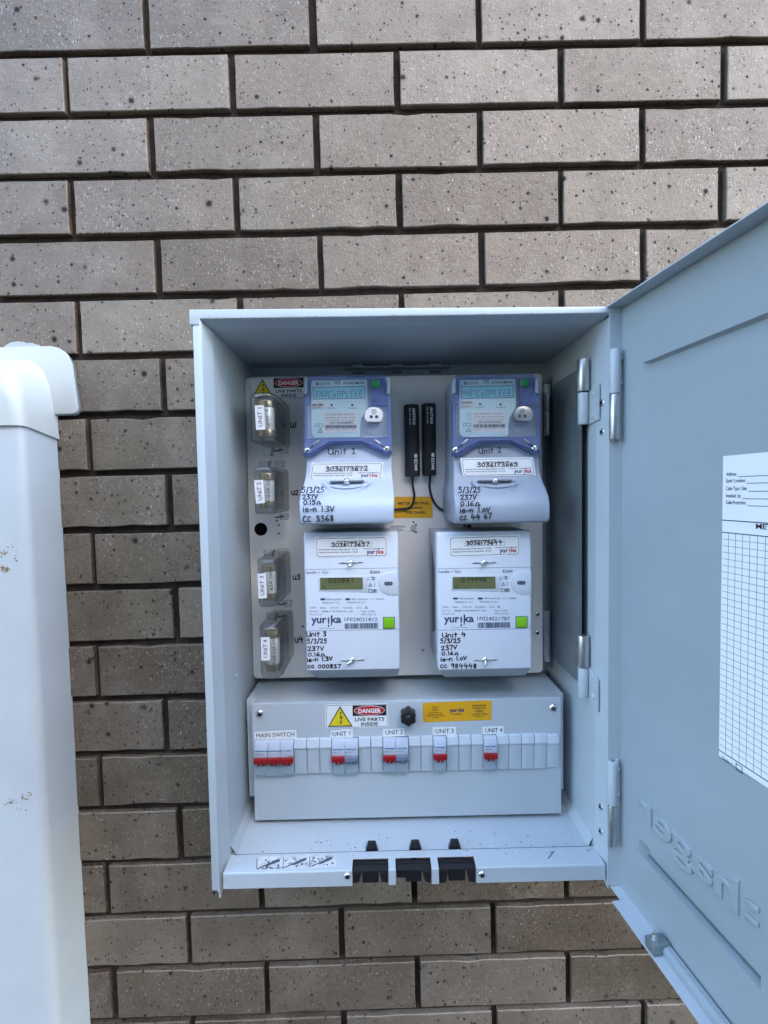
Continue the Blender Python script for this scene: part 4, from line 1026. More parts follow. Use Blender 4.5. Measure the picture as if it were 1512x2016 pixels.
    th.part('push_button', MB().poly(F0, gx, D1 - .004, D1 + .0045), GREEN, bevel=.0012, seg=3)
    th.part('knob', MB().dome(F0, *q(739.5, 785.5), D1 - .003, .0032, .003), M_NEW, smooth=True)
    # blue tinted clear cover: frame, window, chevron foot
    H0, H1 = D1 - .006, D1 + .0022
    out = [(606, 741), (757.5, 739), (759, 744), (759, 776), (770.5, 778), (771.5, 895), (757, 897), (713, 873.5), (651, 874.5), (613, 899.5), (598, 899.5), (597.5, 779), (606, 776)]
    inn = [(612, 748), (725, 745.5), (730, 747), (730, 800), (764.5, 798), (764.5, 858), (764.5, 861), (764.5, 861), (712, 862.5), (652, 863.5), (604, 864.5), (604, 800), (611, 795)]
    cov = th.part('cover_frame', MB().ring(F0, [Q(*p) for p in out], [Q(*p) for p in inn], H0, H1), BLUEF, label='blue tinted clear plastic cover')
    th.part('cover_window', MB().poly(F0, [Q(*p) for p in inn], H1 - .0016, H1 - .0004), BLUEW, cov)
    for u0, v0, u1, v1 in ((731, 747, 756, 797),):
        th.part('cover_pocket', MB().poly(F0, [Q(*p) for p in ((731, 746), (757, 745.5), (757, 779), (764, 780), (764, 797), (731, 797))], H0, H1 - .0022), BLUEF, cov)
    band = MB().ring(F0, [Q(*p) for p in ((598, 899.5), (613, 899.5), (651, 874.5), (713, 873.5), (757, 897), (771.5, 895), (771.5, 888), (758.5, 889), (714, 868.5), (650, 869.5), (611.5, 892), (598, 892))],
                     [Q(*p) for p in ((599, 898.5), (612.6, 898.5), (650.6, 873.7), (713.3, 872.7), (757.3, 896), (770.5, 894), (770.5, 889), (758.1, 890), (713.6, 869.3), (650.4, 870.3), (611.9, 893), (599, 893))], H0 + .001, H1 + .002)
    th.part('cover_foot_rib', band, BLUEF, cov)
    # white side clips at the shoulders
    for u0, u1 in ((600, 605.5), (761, 768)):
        th.part('side_clip', MB().poly(F0, [Q(*p) for p in ((u0, 748), (u1, 747.5), (u1, 775.5), (u0, 776))], D1 - .012, D1 + .001), M_NEW, bevel=.0006)
    # sealing screws with slanting ferrules
    for u, v, u2, v2 in ((605, 887, 628, 868), (761, 884, 738, 867)):
        a_ = Q(u, v, H1); b_ = Q(u2, v2, H1)
        th.part('sealing_screw', MB().dome(F0, *a_, H1 - .0005, .0043, .0022), CHROME, smooth=True)
        md = ((a_[0] * .45 + b_[0] * .55), (a_[1] * .45 + b_[1] * .55))
        th.part('seal_wire', MB().tube([F0.p(*a_, H1 + .0012), F0.p(*md, H1 + .002)], .0007), WIRE)
        th.part('seal_ferrule', MB().cyl(F0.p(*md, H1 + .002), F0.p(*b_, H1 + .0022), .0018, n=10), GALV, smooth=True, bevel=.0003)
    # pen notes, sticker, thumb screw scoop
    for t, q0, q1, c, dd in hand_lines: hand(th, F0, t, q0, q1, c, dd, seed=len(t) + int(q0[1]))
    nmi_sticker(th, nmi, D1 + .0042, nmi_no, nmi_q, 5 + ou)
    c = Q(683, 950, D1 + .010)
    su, sv = P2(683, 949)
    hsc = D1 + .0125
    a_, b_ = F0.px(su, sv - 1.5, hsc)
    th.part('screw_recess', MB().poly(F0, arc_rect(a_ - .021, a_ + .021, b_ - .0009, b_ + .0009, .0008, 3), hsc - .004, hsc + .0015), INKL)
    sc_pts = [(a_ + .030 * math.cos(t), b_ + .001 - .0115 * math.sin(t)) for t in [math.pi * i / 18 for i in range(19)]]
    scoop = MB(); n = len(sc_pts)
    scoop.loft([[F0.p(x, z, D1 + .0115 + .014 * max(0, (b_ + .001 - z) / .0115)) for x, z in sc_pts] , [F0.p(a_ + (x - a_) * .88, b_ + .001 + (z - b_ - .001) * .84, D1 + .0105 + .017 * max(0, (b_ + .001 - z) / .0115)) for x, z in sc_pts]], cap=False)
    th.part('screw_scoop', scoop, body_mat, smooth=True)
    sc_ = th.part('cover_screw', MB().dome(F0, a_ - .0002, b_, hsc, .0042, .005), CHROME, smooth=True)
    return th
hw1 = [('Unit I', (647, 895), (700, 893), 11, .1190), ('5/3/25', (595, 970), (638, 969), 10.5, .1465), ('237V', (596, 983), (626, 982), 9, .150), ('0.15W', (598, 993), (632, 993), 8.5, .152), ('ie-n 1.3V', (597, 1007), (658, 1007), 11, .1535), ('CC 3368', (597, 1028), (657, 1025), 11.5, .1535)]
edmi('electricity_meter', (0, 0), 'pale meter under a blue clear cover marked Unit 1 in black pen', M_NEW, ('3368', 'CoMPLEtE'), hw1,
     [(614, 911), (755, 910), (754, 943), (609, 945)], '3036173672', ((642, 928), (724, 926), 8.5), 'S/N 253448485', ('TA13-A344-29-J211-7D02-6110', '230V  50/60Hz  80A  0.1 kWh  Vn=240V', 'Class 1 imp/kWh    Class 2 imp/kvarh'), True)
hw2 = [('Unit 2', (943, 893.5), (987, 891), 10.5, .1190), ('5/3/25', (903, 970), (946, 969), 10.5, .1465), ('237V', (907, 984), (938, 983), 9, .150), ('0.16W', (907, 996), (945, 995), 9, .152), ('ie-n 1.oV', (906, 1009), (965, 1008), 10, .1535), ('cc 44 67', (906, 1024), (968, 1021), 11, .1535)]
edmi('electricity_meter', (292, -1.5), 'darker grey meter under a blue clear cover marked Unit 2 in black pen', M_OLD, ('4467', 'CoMPLEtE'), hw2,
     [(906, 902), (1049, 900), (1055, 936), (911, 938)], '3036173665', ((940, 919), (1019, 918), 8), 'SN:250435022', ('TA11-A344-28-F211-7L02-6011', '3x230V  50Hz  5(10) 80A  Vn 240V', 'Cl 1 kWh  Cl 2 kvarh  NMI 14/2/97'), False)

# ------------------------------------------------------------------ flat white meters (units 3 and 4)
def e360(name, ref, lab, hand_lines, nmi, nmi_no, nmi_q, serial, digits, screws):
    ou, ov = ref; D1 = .131
    Q = lambda u, v, h=D1: F0.px(u + ou, v + ov, h)
    P2 = lambda u, v: (u + ou, v + ov)
    xl, xr = Q(600, 1180)[0], Q(786, 1180)[0]; zt = Q(693, 1048.5)[1]; zb = Q(693, 1318)[1]; zc = Q(693, 1336, D1 - .012)[1]
    th = Thing(name, ((xl + xr) / 2, -DP, zc), lab, 'electricity meter', 'electricity meters on the white panel')
    th.part('meter_base', MB().loft([rsec(xl - .0005, xr + .0005, DP, D1 - .010, .003, z) for z in (zt - .001, zb + .002)]), M_EB, bevel=.0008, smooth=True)
    secs = [rsec(xl + .0005, xr - .0005, D1 - .016, D1 - .0018, .003, zt), rsec(xl, xr, D1 - .016, D1, .0032, zt - .0028), rsec(xl, xr, D1 - .016, D1, .0032, zb)]
    th.part('front_cover', MB().loft(secs), M_E, smooth=True)
    secs = [rsec(xl + .0002, xr - .0002, DP, D1 - .0004, .0032, zb - .0002), rsec(xl + .009, xr - .003, DP, D1 - .013, .004, zc + .0015), rsec(xl + .010, xr - .004, DP, D1 - .017, .004, zc)]
    th.part('terminal_chin', MB().loft(secs), M_EB, smooth=True)
    if ou: th.part('side_grip', MB().add([(xl - .0007, -d, z) for d, z in ((.075, zt - .018), (.112, zt - .045), (.112, zb + .045), (.075, zb + .030))], [[0, 1, 2, 3]]), INKG)
    # seams
    for v in (1107.5 + 12, 1240.5):
        z = Q(693, v)[1]; th.part('cover_seam', MB().rect(F0, xl + .001, xr - .001, z - .00022, z + .00022, D1 - .002, D1 + .00015), INKL)
    k = D1
    text(th, F0, 'Landis + Gyr', P2(602.5, 1129.5), P2(647.5, 1129), 6.0, k, INKG, None, .0); text(th, F0, 'E360', P2(729, 1128.8), P2(748, 1128.5), 5.8, k, INKG, None, .012)
    # display
    bez = th.part('display_bezel', MB().poly(F0, [Q(*p) for p in ((626.5, 1135), (722, 1133), (726, 1140), (724, 1162), (722, 1166.5), (627, 1164))], D1 - .002, D1 + .0004), M_E, bevel=.0003)
    dsp = th.part('display', MB().poly(F0, [Q(*p) for p in ((630, 1137.5), (714, 1136.5), (714.5, 1160.3), (630.5, 1161))], D1 - .002, D1 + .0007), LCDO, bez)
    lcd(th, F0, digits, P2(647, 1147.5), P2(698, 1147), 9.5, D1 + .0007, SEGD, dsp, .0008)
    lcd(th, F0, '16', P2(634, 1158), P2(641, 1158), 4.5, D1 + .0007, SEGD, dsp, .0004)
    # right hand sweep with optical port
    c1 = [(786, 1125.5), (765, 1125.8), (755, 1129), (747, 1136), (743.5, 1146), (746, 1157), (752, 1165), (761, 1170.5), (770, 1171.5), (786, 1171)]
    P_ = [Q(*p) for p in c1]
    cx = sum(p[0] for p in P_) / len(P_); cz = sum(p[1] for p in P_) / len(P_)
    th.part('port_panel', MB().poly(F0, [(min(x, xr - .0008), z) for x, z in P_], D1 - .002, D1 + .0009), M_E, bevel=.0007)
    c = Q(764.8, 1148.5); prt = th.part('optical_port', MB().poly(F0, arc_rect(c[0] - .0053, c[0] + .0053, c[1] - .0023, c[1] + .0023, .0022), D1, D1 + .0013), INKG)
    for s_ in (-1, 1): th.part('port_lens', MB().poly(F0, ellipse(c[0] + s_ * .0022, c[1], .0011, .0014, 10), D1, D1 + .0016), INKL, prt)
    # symbols between display and port
    mb = MB()
    for v in (1136.5, 1140.5):
        a_ = Q(728, v); b_ = Q(740, v); mb.stroke(F0, [a_, b_], .0003, D1 + .0005); mb.poly(F0, [Q(733, v - 1.3), Q(739, v), Q(733, v + 1.3)], D1, D1 + .0006)
    mb.stroke(F0, [Q(724.5, 1135.5), Q(724.5, 1142)], .0004, D1 + .0005); mb.ring(F0, ellipse(*Q(724.5, 1141), .0010, .0010, 10), ellipse(*Q(724.5, 1141), .0006, .0006, 10), D1, D1 + .0006)
    mb.ring(F0, [Q(725.5, 1154), Q(733, 1154), Q(729.3, 1147.5)], [Q(726.8, 1153.3), Q(731.8, 1153.3), Q(729.3, 1149)], D1, D1 + .0006)
    mb.stroke(F0, [Q(738.5, 1147.5), Q(736.5, 1151), Q(738.5, 1151), Q(737, 1154.5)], .0004, D1 + .0005)
    for u0, u1 in ((725.5, 733), (734, 742)): mb.ring(F0, [Q(u0, 1166), Q(u1, 1166), Q(u1, 1160), Q(u0, 1160)], [Q(u0 + .7, 1165.3), Q(u1 - .7, 1165.3), Q(u1 - .7, 1160.7), Q(u0 + .7, 1160.7)], D1, D1 + .0006)
    mb.poly(F0, [Q(736.5, 1164.5), Q(739.5, 1164.5), Q(739.5, 1161.5), Q(736.5, 1161.5)], D1, D1 + .0006)
    th.part('symbols', mb, INKG)
    for u0 in (631, 680):
        th.part('pulse_lamp', MB().poly(F0, [Q(u0, 1181.5), Q(u0 + 9, 1181.5), Q(u0 + 9, 1177.8), Q(u0, 1177.8)], D1, D1 + .0004), NAVY)
    tx = lambda s_, u0, u1, v, c, m_=INKL, b=0.0: text(th, F0, s_, P2(u0, v), P2(u1, v), c, k, m_, None, b)
    tx('1000 imp/kWh', 642, 672, 1181.3, 3.4, INKG); tx('1000 imp/kvarh', 691, 724, 1181, 3.4, INKG); tx('I = 100A', 729, 756, 1180.8, 3.4, INKG)
    tx('AS62053.21 Cl.1', 634, 669, 1188, 3.2, INKG); tx('AS62053.23 Cl.2', 683, 719, 1187.6, 3.2, INKG)
    tx('230V', 610, 622, 1198.2, 3.5); tx('50Hz', 630, 641, 1198.2, 3.5); tx('OVC IV', 650, 667, 1198, 3.5); tx('10(100)A', 675, 694, 1198, 3.5); tx('UC3', 702, 712, 1197.8, 3.5)
    tx('Cat. No.', 609, 626, 1205, 3.4); tx('S1318', 634, 646, 1205.2, 3.4, INKG, .02); tx('D1MA1NN001YM - 2024', 648, 695, 1205, 3.4); tx('Type: S1300', 711, 738, 1205, 3.4)
    tx('Property Of', 610, 634, 1211, 3.0); tx('NMI: 14/2/110', 711, 740, 1211, 3.2)
    logo_yur(th, F0, P2(613, 1226.5), P2(672, 1225.5), 15.0, k, INKB)
    tx('Part of Energy Queensland', 628, 659, 1237.5, 2.0, INKG)
    tx(serial, 678.5, 743, 1222.8, 7.6, INKB); barcode(th, F0, P2(679, 1238), P2(744, 1237), 11, k, INKB, None, 52, seed=int(serial[-2:]))
    mb = MB(); mb.ring(F0, [Q(717.5, 1198), Q(724.5, 1198), Q(721, 1192.5)], [Q(719, 1197.3), Q(723, 1197.3), Q(721, 1194)], D1, D1 + .0003); th.part('symbols', mb, INKL)
    th.part('button_surround', MB().poly(F0, [Q(*p) for p in ((754, 1214.6), (777.3, 1214.3), (777.3, 1237.5), (754, 1238))], D1 - .001, D1 + .0004), INKB)
    th.part('push_button', MB().poly(F0, [Q(*p) for p in ((755.3, 1215.8), (776, 1215.5), (776, 1236.2), (755.3, 1236.6))], D1 - .001, D1 + .0018), LIME, bevel=.0006)
    nmi_sticker(th, nmi, D1, nmi_no, nmi_q, 8 + ou)
    for t, q0, q1, c in hand_lines: hand(th, F0, t, q0, q1, c, D1, seed=len(t) + int(q0[1] + ou), pen=.0013)
    for (u, v, fer) in screws:
        a_, b_ = F0.px(u, v, D1)
        mb = MB(); mb.poly(F0, [(a_ - .014, b_ + .0004), (a_ + .014, b_ + .0008), (a_ + .014, b_ - .0008), (a_ - .012, b_ - .0010)], D1 - .001, D1 + .0002); th.part('screw_recess', mb, INKL)
        s_ = th.part('sealing_screw', MB().dome(F0, a_, b_, D1 - .0003, .0042, .0028), CHROME, smooth=True)
        th.part('screw_slot', MB().rect(F0, a_ - .0028, a_ + .0028, b_ - .0005, b_ + .0005, D1, D1 + .0026), WIRE, s_)
        e = (a_ + fer[0], b_ + fer[1])
        th.part('seal_ferrule', MB().cyl(F0.p(a_, b_, D1 + .0028), F0.p(*e, D1 + .006), .0019, n=10), GALV, smooth=True, bevel=.0003)
        th.part('bracket_wire', MB().tube([F0.p(a_ - .015, b_ - .0012, D1 + .0004), F0.p(a_ - .0135, b_ + .0006, D1 + .0006), F0.p(a_ - .004, b_ + .0002, D1 + .001)], .0005), GALV)
        th.part('bracket_wire', MB().tube([F0.p(a_ + .004, b_ + .0002, D1 + .001), F0.p(a_ + .0145, b_ + .0012, D1 + .0006), F0.p(a_ + .0155, b_ - .0006, D1 + .0004)], .0005), GALV)
    return th
h3 = [('Unit 3', (604, 1253), (642, 1252), 9), ('5/3/25', (605, 1267), (643.5, 1266), 9), ('237V', (606, 1281), (638, 1280), 8.5), ('0.16W', (607, 1292), (640, 1291.5), 7), ('ie-n 1.3V', (605, 1303), (655, 1300), 8), ('cc 000837', (606, 1315), (671, 1315), 7.5)]
e360('electricity_meter', (0, 0), 'flat white meter with lime button marked Unit 3, beside the clear fuse holders', h3, [(620, 1057), (762, 1055), (762.5, 1096), (621, 1098)], '3036173657', ((653, 1076), (727, 1074.5), 7.5), '1F024021812', '000837', ((690.5, 1108, (-.001, -.004)), (693, 1300, (-.0062, -.0028))))
h4 = [('Unit 4', (871, 1255), (916.5, 1253), 9), ('5/3/25', (867, 1266), (906, 1265), 8.5), ('237V', (869, 1280), (900, 1278), 8.5), ('0.16W', (870, 1290), (903, 1289), 7), ('ie-n 1.oV', (868, 1302), (919, 1299), 8), ('cc 984448', (867, 1315), (938, 1315), 8.5)]
e360('electricity_meter', (261, -1.5), 'flat white meter with lime button marked Unit 4, beside the panel hinge', h4, [(883.5, 1056), (1023, 1052), (1024, 1094), (884.5, 1097)], '3036173649', ((918, 1073), (987, 1071), 7.5), '1F024021787', '014448', ((953, 1108, (-.004, -.0012)), (955, 1299.5, (-.0008, -.0055))))

# ------------------------------------------------------------------ clear fuse holders
def fuse(rect, lab_q, txt, label, tilt, nubs, mark):
    u0, v0, u1, v1 = rect; D1 = .132
    a0, a1, b0, b1 = box_px(F0, u0, v0, u1, v1, D1)
    th = Thing('fuse_holder', ((a0 + a1) / 2, -DP, b0), label, 'fuse holder', 'clear fuse holders on the white panel')
    am = (a0 + a1) / 2
    def cs(z, ins=0.0): # outline seen from above, front narrower
        return [F0.p(x, z, d) for x, d in ((a0 + ins, DP + .0005), (a0 + ins, D1 - .016), (a0 + .006 + ins, D1 - ins), (a1 - .006 - ins, D1 - ins), (a1 - ins, D1 - .014), (a1 - ins, DP + .0005))]
    sh = MB().loft([cs(b0, .0015), cs(b0 + .003), cs(b1 - .003), cs(b1, .0015)])
    shell = th.part('clear_cover', sh, CLEAR, bevel=.0010, seg=2)
    th.part('inner_wall', MB().rect(F0, a1 - .0075, a1 - .0065, b0 + .003, b1 - .003, DP + .002, D1 - .018), CLEAR, shell)
    # cartridge carrier, seen through the cover
    cx = am + .001; r = (a1 - a0) * .30
    car = th.part('fuse_cartridge', MB().cyl(F0.p(cx, b0 + .007, D1 - .008 - r), F0.p(cx, b1 - .008, D1 - .008 - r), r, n=24), SILVER, smooth=True, bevel=.0008)
    for zz in (b0 + .0065, b1 - .0165):
        th.part('cartridge_cap', MB().cyl(F0.p(cx, zz, D1 - .008 - r), F0.p(cx, zz + .009, D1 - .008 - r), r * 1.05, n=24), BRASS, car, smooth=True, bevel=.0006)
    th.part('carrier_base', MB().rect(F0, a0 + .006, a1 - .016, b0 + .010, b1 - .010, DP + .0006, D1 - .012 - 2 * r), M_E, shell)
    z0_, z1_ = b0 + (b1 - b0) * .14, b0 + (b1 - b0) * .86
    text_o = th.part('printed_text', text_mb(F0, mark, (am + .0085, z0_), (am + .0085, z1_), .0042, D1 + .0004, .01), INKG, shell)
    # label
    l0, l1, m0, m1 = box_px(F0, *lab_q, D1); c_, s_ = math.cos(tilt), math.sin(tilt); lx, lz = (l0 + l1) / 2, (m0 + m1) / 2
    rot = lambda x, z: (lx + c_ * (x - lx) - s_ * (z - lz), lz + s_ * (x - lx) + c_ * (z - lz))
    lb_ = th.part('unit_label', MB().poly(F0, [rot(l0, m0), rot(l1, m0), rot(l1, m1), rot(l0, m1)], D1, D1 + .0006), WHITE)
    w = l1 - l0; p0 = rot(l1 - w * .28, m0 + (m1 - m0) * .13); p1 = rot(l1 - w * .28, m1 - (m1 - m0) * .10)
    th.part('printed_text', text_mb(F0, txt, p0, p1, w * .46, D1 + .0008, .0), INK, lb_)
    for u, v, ln_ in nubs:
        q = F0.px(u, v, .068); th.part('clear_lug', MB().cyl(F0.p(q[0], q[1] - ln_ / 2, .068), F0.p(q[0], q[1] + ln_ / 2, .068), .0058, .0066, n=16), CLEAR, smooth=True)
    for u, v, an in ((nubs[0][0] + 10, nubs[0][1], 1.2), (nubs[-1][0] - 10, nubs[-1][1], .2)):
        q = F0.px(u, v, .085); dx, dz = .006 * math.cos(an), .006 * math.sin(an)
        th.part('seal_loop', MB().tube([F0.p(q[0] - dx, q[1] - dz, .086), F0.p(q[0] + dx, q[1] + dz, .088), F0.p(q[0] + dx * .9 + .0016, q[1] + dz * .9 - .0008, .088), F0.p(q[0] - dx + .0016, q[1] - dz - .0008, .086)], .00055, 6), WIRE)
fuse((486, 772, 544, 868), (503, 798, 521, 846), 'UNIT 1', 'clear smoky fuse holder labelled UNIT 1 over the danger sign', .03, ((527, 889, .010), (559, 886, .010)), 'hager L65')
fuse((494, 919, 542, 1012), (502, 945, 520, 991), 'UNIT 2', 'clear smoky fuse holder labelled UNIT 2 above the round cable hole', .06, ((520, 915, .008), (551, 914, .009), (560, 1017, .008)), 'ipd  63A 500V')
fuse((501, 1102, 546, 1196), (508, 1129, 524.5, 1178), 'UNIT 3', 'clear smoky fuse holder labelled UNIT 3 below the round cable hole', .02, ((528, 1088, .008), (556, 1087, .009), (566, 1188, .008)), 'ipd  63A 500V')
fuse((506, 1236, 553, 1338), (514, 1254.5, 531.5, 1300), 'UNIT 4', 'clear smoky fuse holder labelled UNIT 4, lowest of the clear holders', -.01, ((534, 1213, .008), (564, 1212, .011)), 'IPD FUSE 63A 500V')

# ------------------------------------------------------------------ antennas
def antenna(top, bot, w_px, t1, t2, cable, label):
    D1 = DP + .013
    a0 = Vector(F0.px(*top, D1)); a1 = Vector(F0.px(*bot, D1)); L = (a0 - a1).length; up = (a0 - a1) / L; rt = Vector((up.y, -up.x))
    hw = w_px / 2 * (CAM_D - D1) / FPX
    th = Thing('antenna', (a1.x, -DP, a1.y), label, 'antenna', 'stick antennas on the white panel')
    def sec(t, s_=1.0):
        c = a1 + up * L * t; pts = []
        for k in range(13):
            an = math.pi * k / 12; x = -hw * s_ * math.cos(an); pts.append((x, DP + (D1 - DP) * s_ * math.sin(an) ** .45 * 1.0))
        return [F0.p(*(c + rt * x), d) for x, d in pts]
    th.part('antenna_body', MB().loft([sec(-.006, .9), sec(.004), sec(.5), sec(.996), sec(1.008, .88)]), BLACKM, smooth=True)
    def tline(s_, f0, f1, off, cap, b):
        p0 = a1 + up * L * f0 + rt * off; p1 = a1 + up * L * f1 + rt * off
        th.part('printed_text', text_mb(F0, s_, tuple(p0), tuple(p1), cap, D1 + .0005, b), WHITEI)
    tline(t1, .95, .715, .0008, .0040, .03); tline(t2, .95, .72, -.0038, .0020, .01); tline('EDMI', .235, .075, .0022, .0040, .03)
    mb = MB()
    for i in range(3):
        c0 = a1 + up * L * (.30 - .018 * i); mb.add([F0.p(*(c0 + rt * (.0022 + x) + up * y), D1 + .0005) for x, y in ((0, -.0012), (.004, -.0012), (.004, .0007), (0, .0007))], [[0, 1, 2, 3]])
    th.part('logo_mark', mb, WHITEI)
    P_ = crom([F0.px(*p, DP + .003) for p in cable], 6)
    th.part('antenna_cable', MB().tube([F0.p(x, z, DP + .003 + (.004 if i == 0 else 0)) for i, (x, z) in enumerate(P_)], .0015, 10), BLACK, smooth=True)
antenna((810.5, 796), (813.5, 937), 29.5, 'ANT410', 'SMA 1M CA20-001', [(813, 934), (812.5, 952), (816, 975), (812, 993), (800, 1001), (770, 1003)], 'black stick antenna reading ANT410, its cable running to the Unit 1 meter')
antenna((845.5, 794), (846.5, 935), 27.5, 'ANT400', 'SMA 1M CA20-000', [(847, 932), (846, 952), (847, 966), (852, 983), (862, 998), (876, 1007)], 'black stick antenna reading ANT400, its cable running to the Unit 2 meter')

# ------------------------------------------------------------------ switchboard cover
DE = 0.110
a0, a1, b0, b1 = box_px(F0, 498, 1379.5, 1105.5, 1609, DE)
swb = Thing('switchboard_cover', ((a0 + a1) / 2, -.05, b0), 'blue-grey steel switchboard cover below the meters, with warning sign and row of switches', 'switchboard')
b0 = max(b0, ZB + .003)
cut_b0, cut_b1 = F0.px(800, 1516, DE)[1], F0.px(800, 1448.5, DE)[1]
ca0, ca1 = F0.px(503.5, 1489, DE)[0], F0.px(1098, 1476, DE)[0]
swb.part('cover_face', MB().rect(F0, a0, a1, b0, b1, DE - .012, DE), PAINT, bevel=.0012, seg=3)
swb.part('cover_top', MB().rect(F0, a0 + .0005, a1 - .0005, b1 - .0030, b1 - .0016, .010, DE - .011), PAINT)
for x0, x1 in ((a0 - .011, a0 + .0015), (a1 - .0015, a1 + .009)):
    swb.part('cover_side', MB().rect(F0, x0, x1, b0 + .022, b1 - .0018, .006, DE - .016), PAINT, bevel=.0012)
s_l = screw(swb, F0, 511.5, 1405.5, DE, .0057); s_r = screw(swb, F0, 1089.5, 1394, DE, .0057)
danger_sign(swb, F0, (640, 1387), (764, 1384.5), (641, 1434), DE, WHITE)
# black hand knob
c = F0.px(803, 1405, DE); mb = MB()
pts = [(c[0] + (.0097 + .0009 * math.cos(6 * t)) * math.cos(t + .5), c[1] + (.0097 + .0009 * math.cos(6 * t)) * math.sin(t + .5)) for t in [2 * math.pi * i / 48 for i in range(48)]]
kn = swb.part('hand_knob', MB().poly(F0, pts, DE - .001, DE + .014), BLACK, bevel=.002, seg=3)
swb.part('knob_cap', MB().dome(F0, c[0], c[1], DE + .013, .005, .003), BLACK, kn, smooth=True)
lab = swb.part('amber_label', quad_px(F0, [(832, 1384), (967.5, 1378.5), (968, 1417.5), (833, 1422)], DE, DE + .0003), AMB, label='amber safety notice about broken seals')
k = DE + .0003
for t, u0, u1, v, cc in (('SAFETY', 850, 864, 1394, 2.6), ('FIRST!', 851.5, 863, 1399, 2.6), ('THIS EQUIPMENT HAS', 844, 870, 1404, 1.6), ('BEEN SEALED FOR YOUR', 843, 872, 1407.2, 1.6), ('PROTECTION AND TO DETECT', 840, 875, 1410.4, 1.6), ('INTEGRITY', 851, 864, 1413.6, 1.6), ('THE BREAKING', 929, 957, 1390.5, 3.0), ('OF SEALS IS AN', 929, 957, 1395.5, 3.0), ('OFFENCE', 935, 951, 1401, 3.0), ('ALL WORKS MUST BE', 931, 957, 1405, 1.6), ('COMPLETED BY A LICENCED', 927, 961, 1408.2, 1.6), ('ELECTRICIAN', 936, 951, 1411.4, 1.6), ('Yurika Metering', 889, 910, 1407, 2.0)):
    text(swb, F0, t, (u0, v), (u1, v - (u1 - u0) * .022), cc, k, INK, lab, .02)
logo_yur(swb, F0, (885, 1401.5), (914, 1400.5), 7.5, k, NAVY, parent=lab)
for t, pts, q0, q1 in (('MAIN SWITCH', [(501, 1441.5), (583, 1437.5), (584, 1455), (501, 1458)], (505, 1452.5), (579.5, 1449.5)), ('UNIT 1', [(651, 1438.5), (694.5, 1436), (695, 1452), (651, 1454)], (655.5, 1449.5), (689.5, 1447.5)),
                       ('UNIT 2', [(753.5, 1436), (796.5, 1434.5), (797, 1449), (754, 1451)], (759, 1446.5), (793, 1445)), ('UNIT 3', [(851.5, 1432.5), (897.5, 1431.5), (898, 1447), (851.5, 1448)], (858, 1444), (893, 1442.7)), ('UNIT 4', [(950, 1431.5), (991.5, 1430), (992, 1445), (950, 1446)], (955.5, 1442.5), (989, 1441))):
    lb_ = swb.part('name_label', quad_px(F0, pts, DE, DE + .0005), WHITE)
    text(swb, F0, t, q0, q1, 9.2, DE + .0005, INK, lb_, .0)
# blank covers in the module row
xs = lambda u: F0.px(u, 1482, DE)[0]
def module_outline(u0, u1, g=.00035):
    return xs(u0) + g, xs(u1) - g
def blank(u0, u1, top=0.0, bot=0.0):
    x0, x1 = module_outline(u0, u1)
    zt_, zb_ = cut_b1 - top, cut_b0 + bot
    pr = [(zb_, DE - .001), (zb_, DE + .0030), (zt_ - .013, DE + .0042), (zt_ - .0115, DE + .0058), (zt_ - .0095, DE + .0060), (zt_ - .0075, DE + .0050), (zt_ - .001, DE + .0034), (zt_, DE + .002), (zt_, DE - .001)]
    n = len(pr); mb = MB().add([F0.p(x, z, d) for x in (x0, x1) for z, d in pr], [[i, (i + 1) % n, n + (i + 1) % n, n + i] for i in range(n)] + [list(range(n))[::-1], list(range(n, 2 * n))])
    swb.part('module_blank', mb, BLANKM, bevel=.00025)
for u0, u1 in ((580, 605), (605, 630), (630, 654), (706, 730.5), (730.5, 754), (804, 828.5), (828.5, 852), (878, 902.5), (902.5, 926.5), (926.5, 950), (976, 1000.5), (1000.5, 1025), (1025, 1050), (1050, 1075)): blank(u0, u1)
blank(1075, 1098, .001, .0012)
swb.part('row_gap', MB().rect(F0, xs(503), xs(1075), cut_b0 + .0005, cut_b1 - .0005, DE, DE + .0006), HOLE)

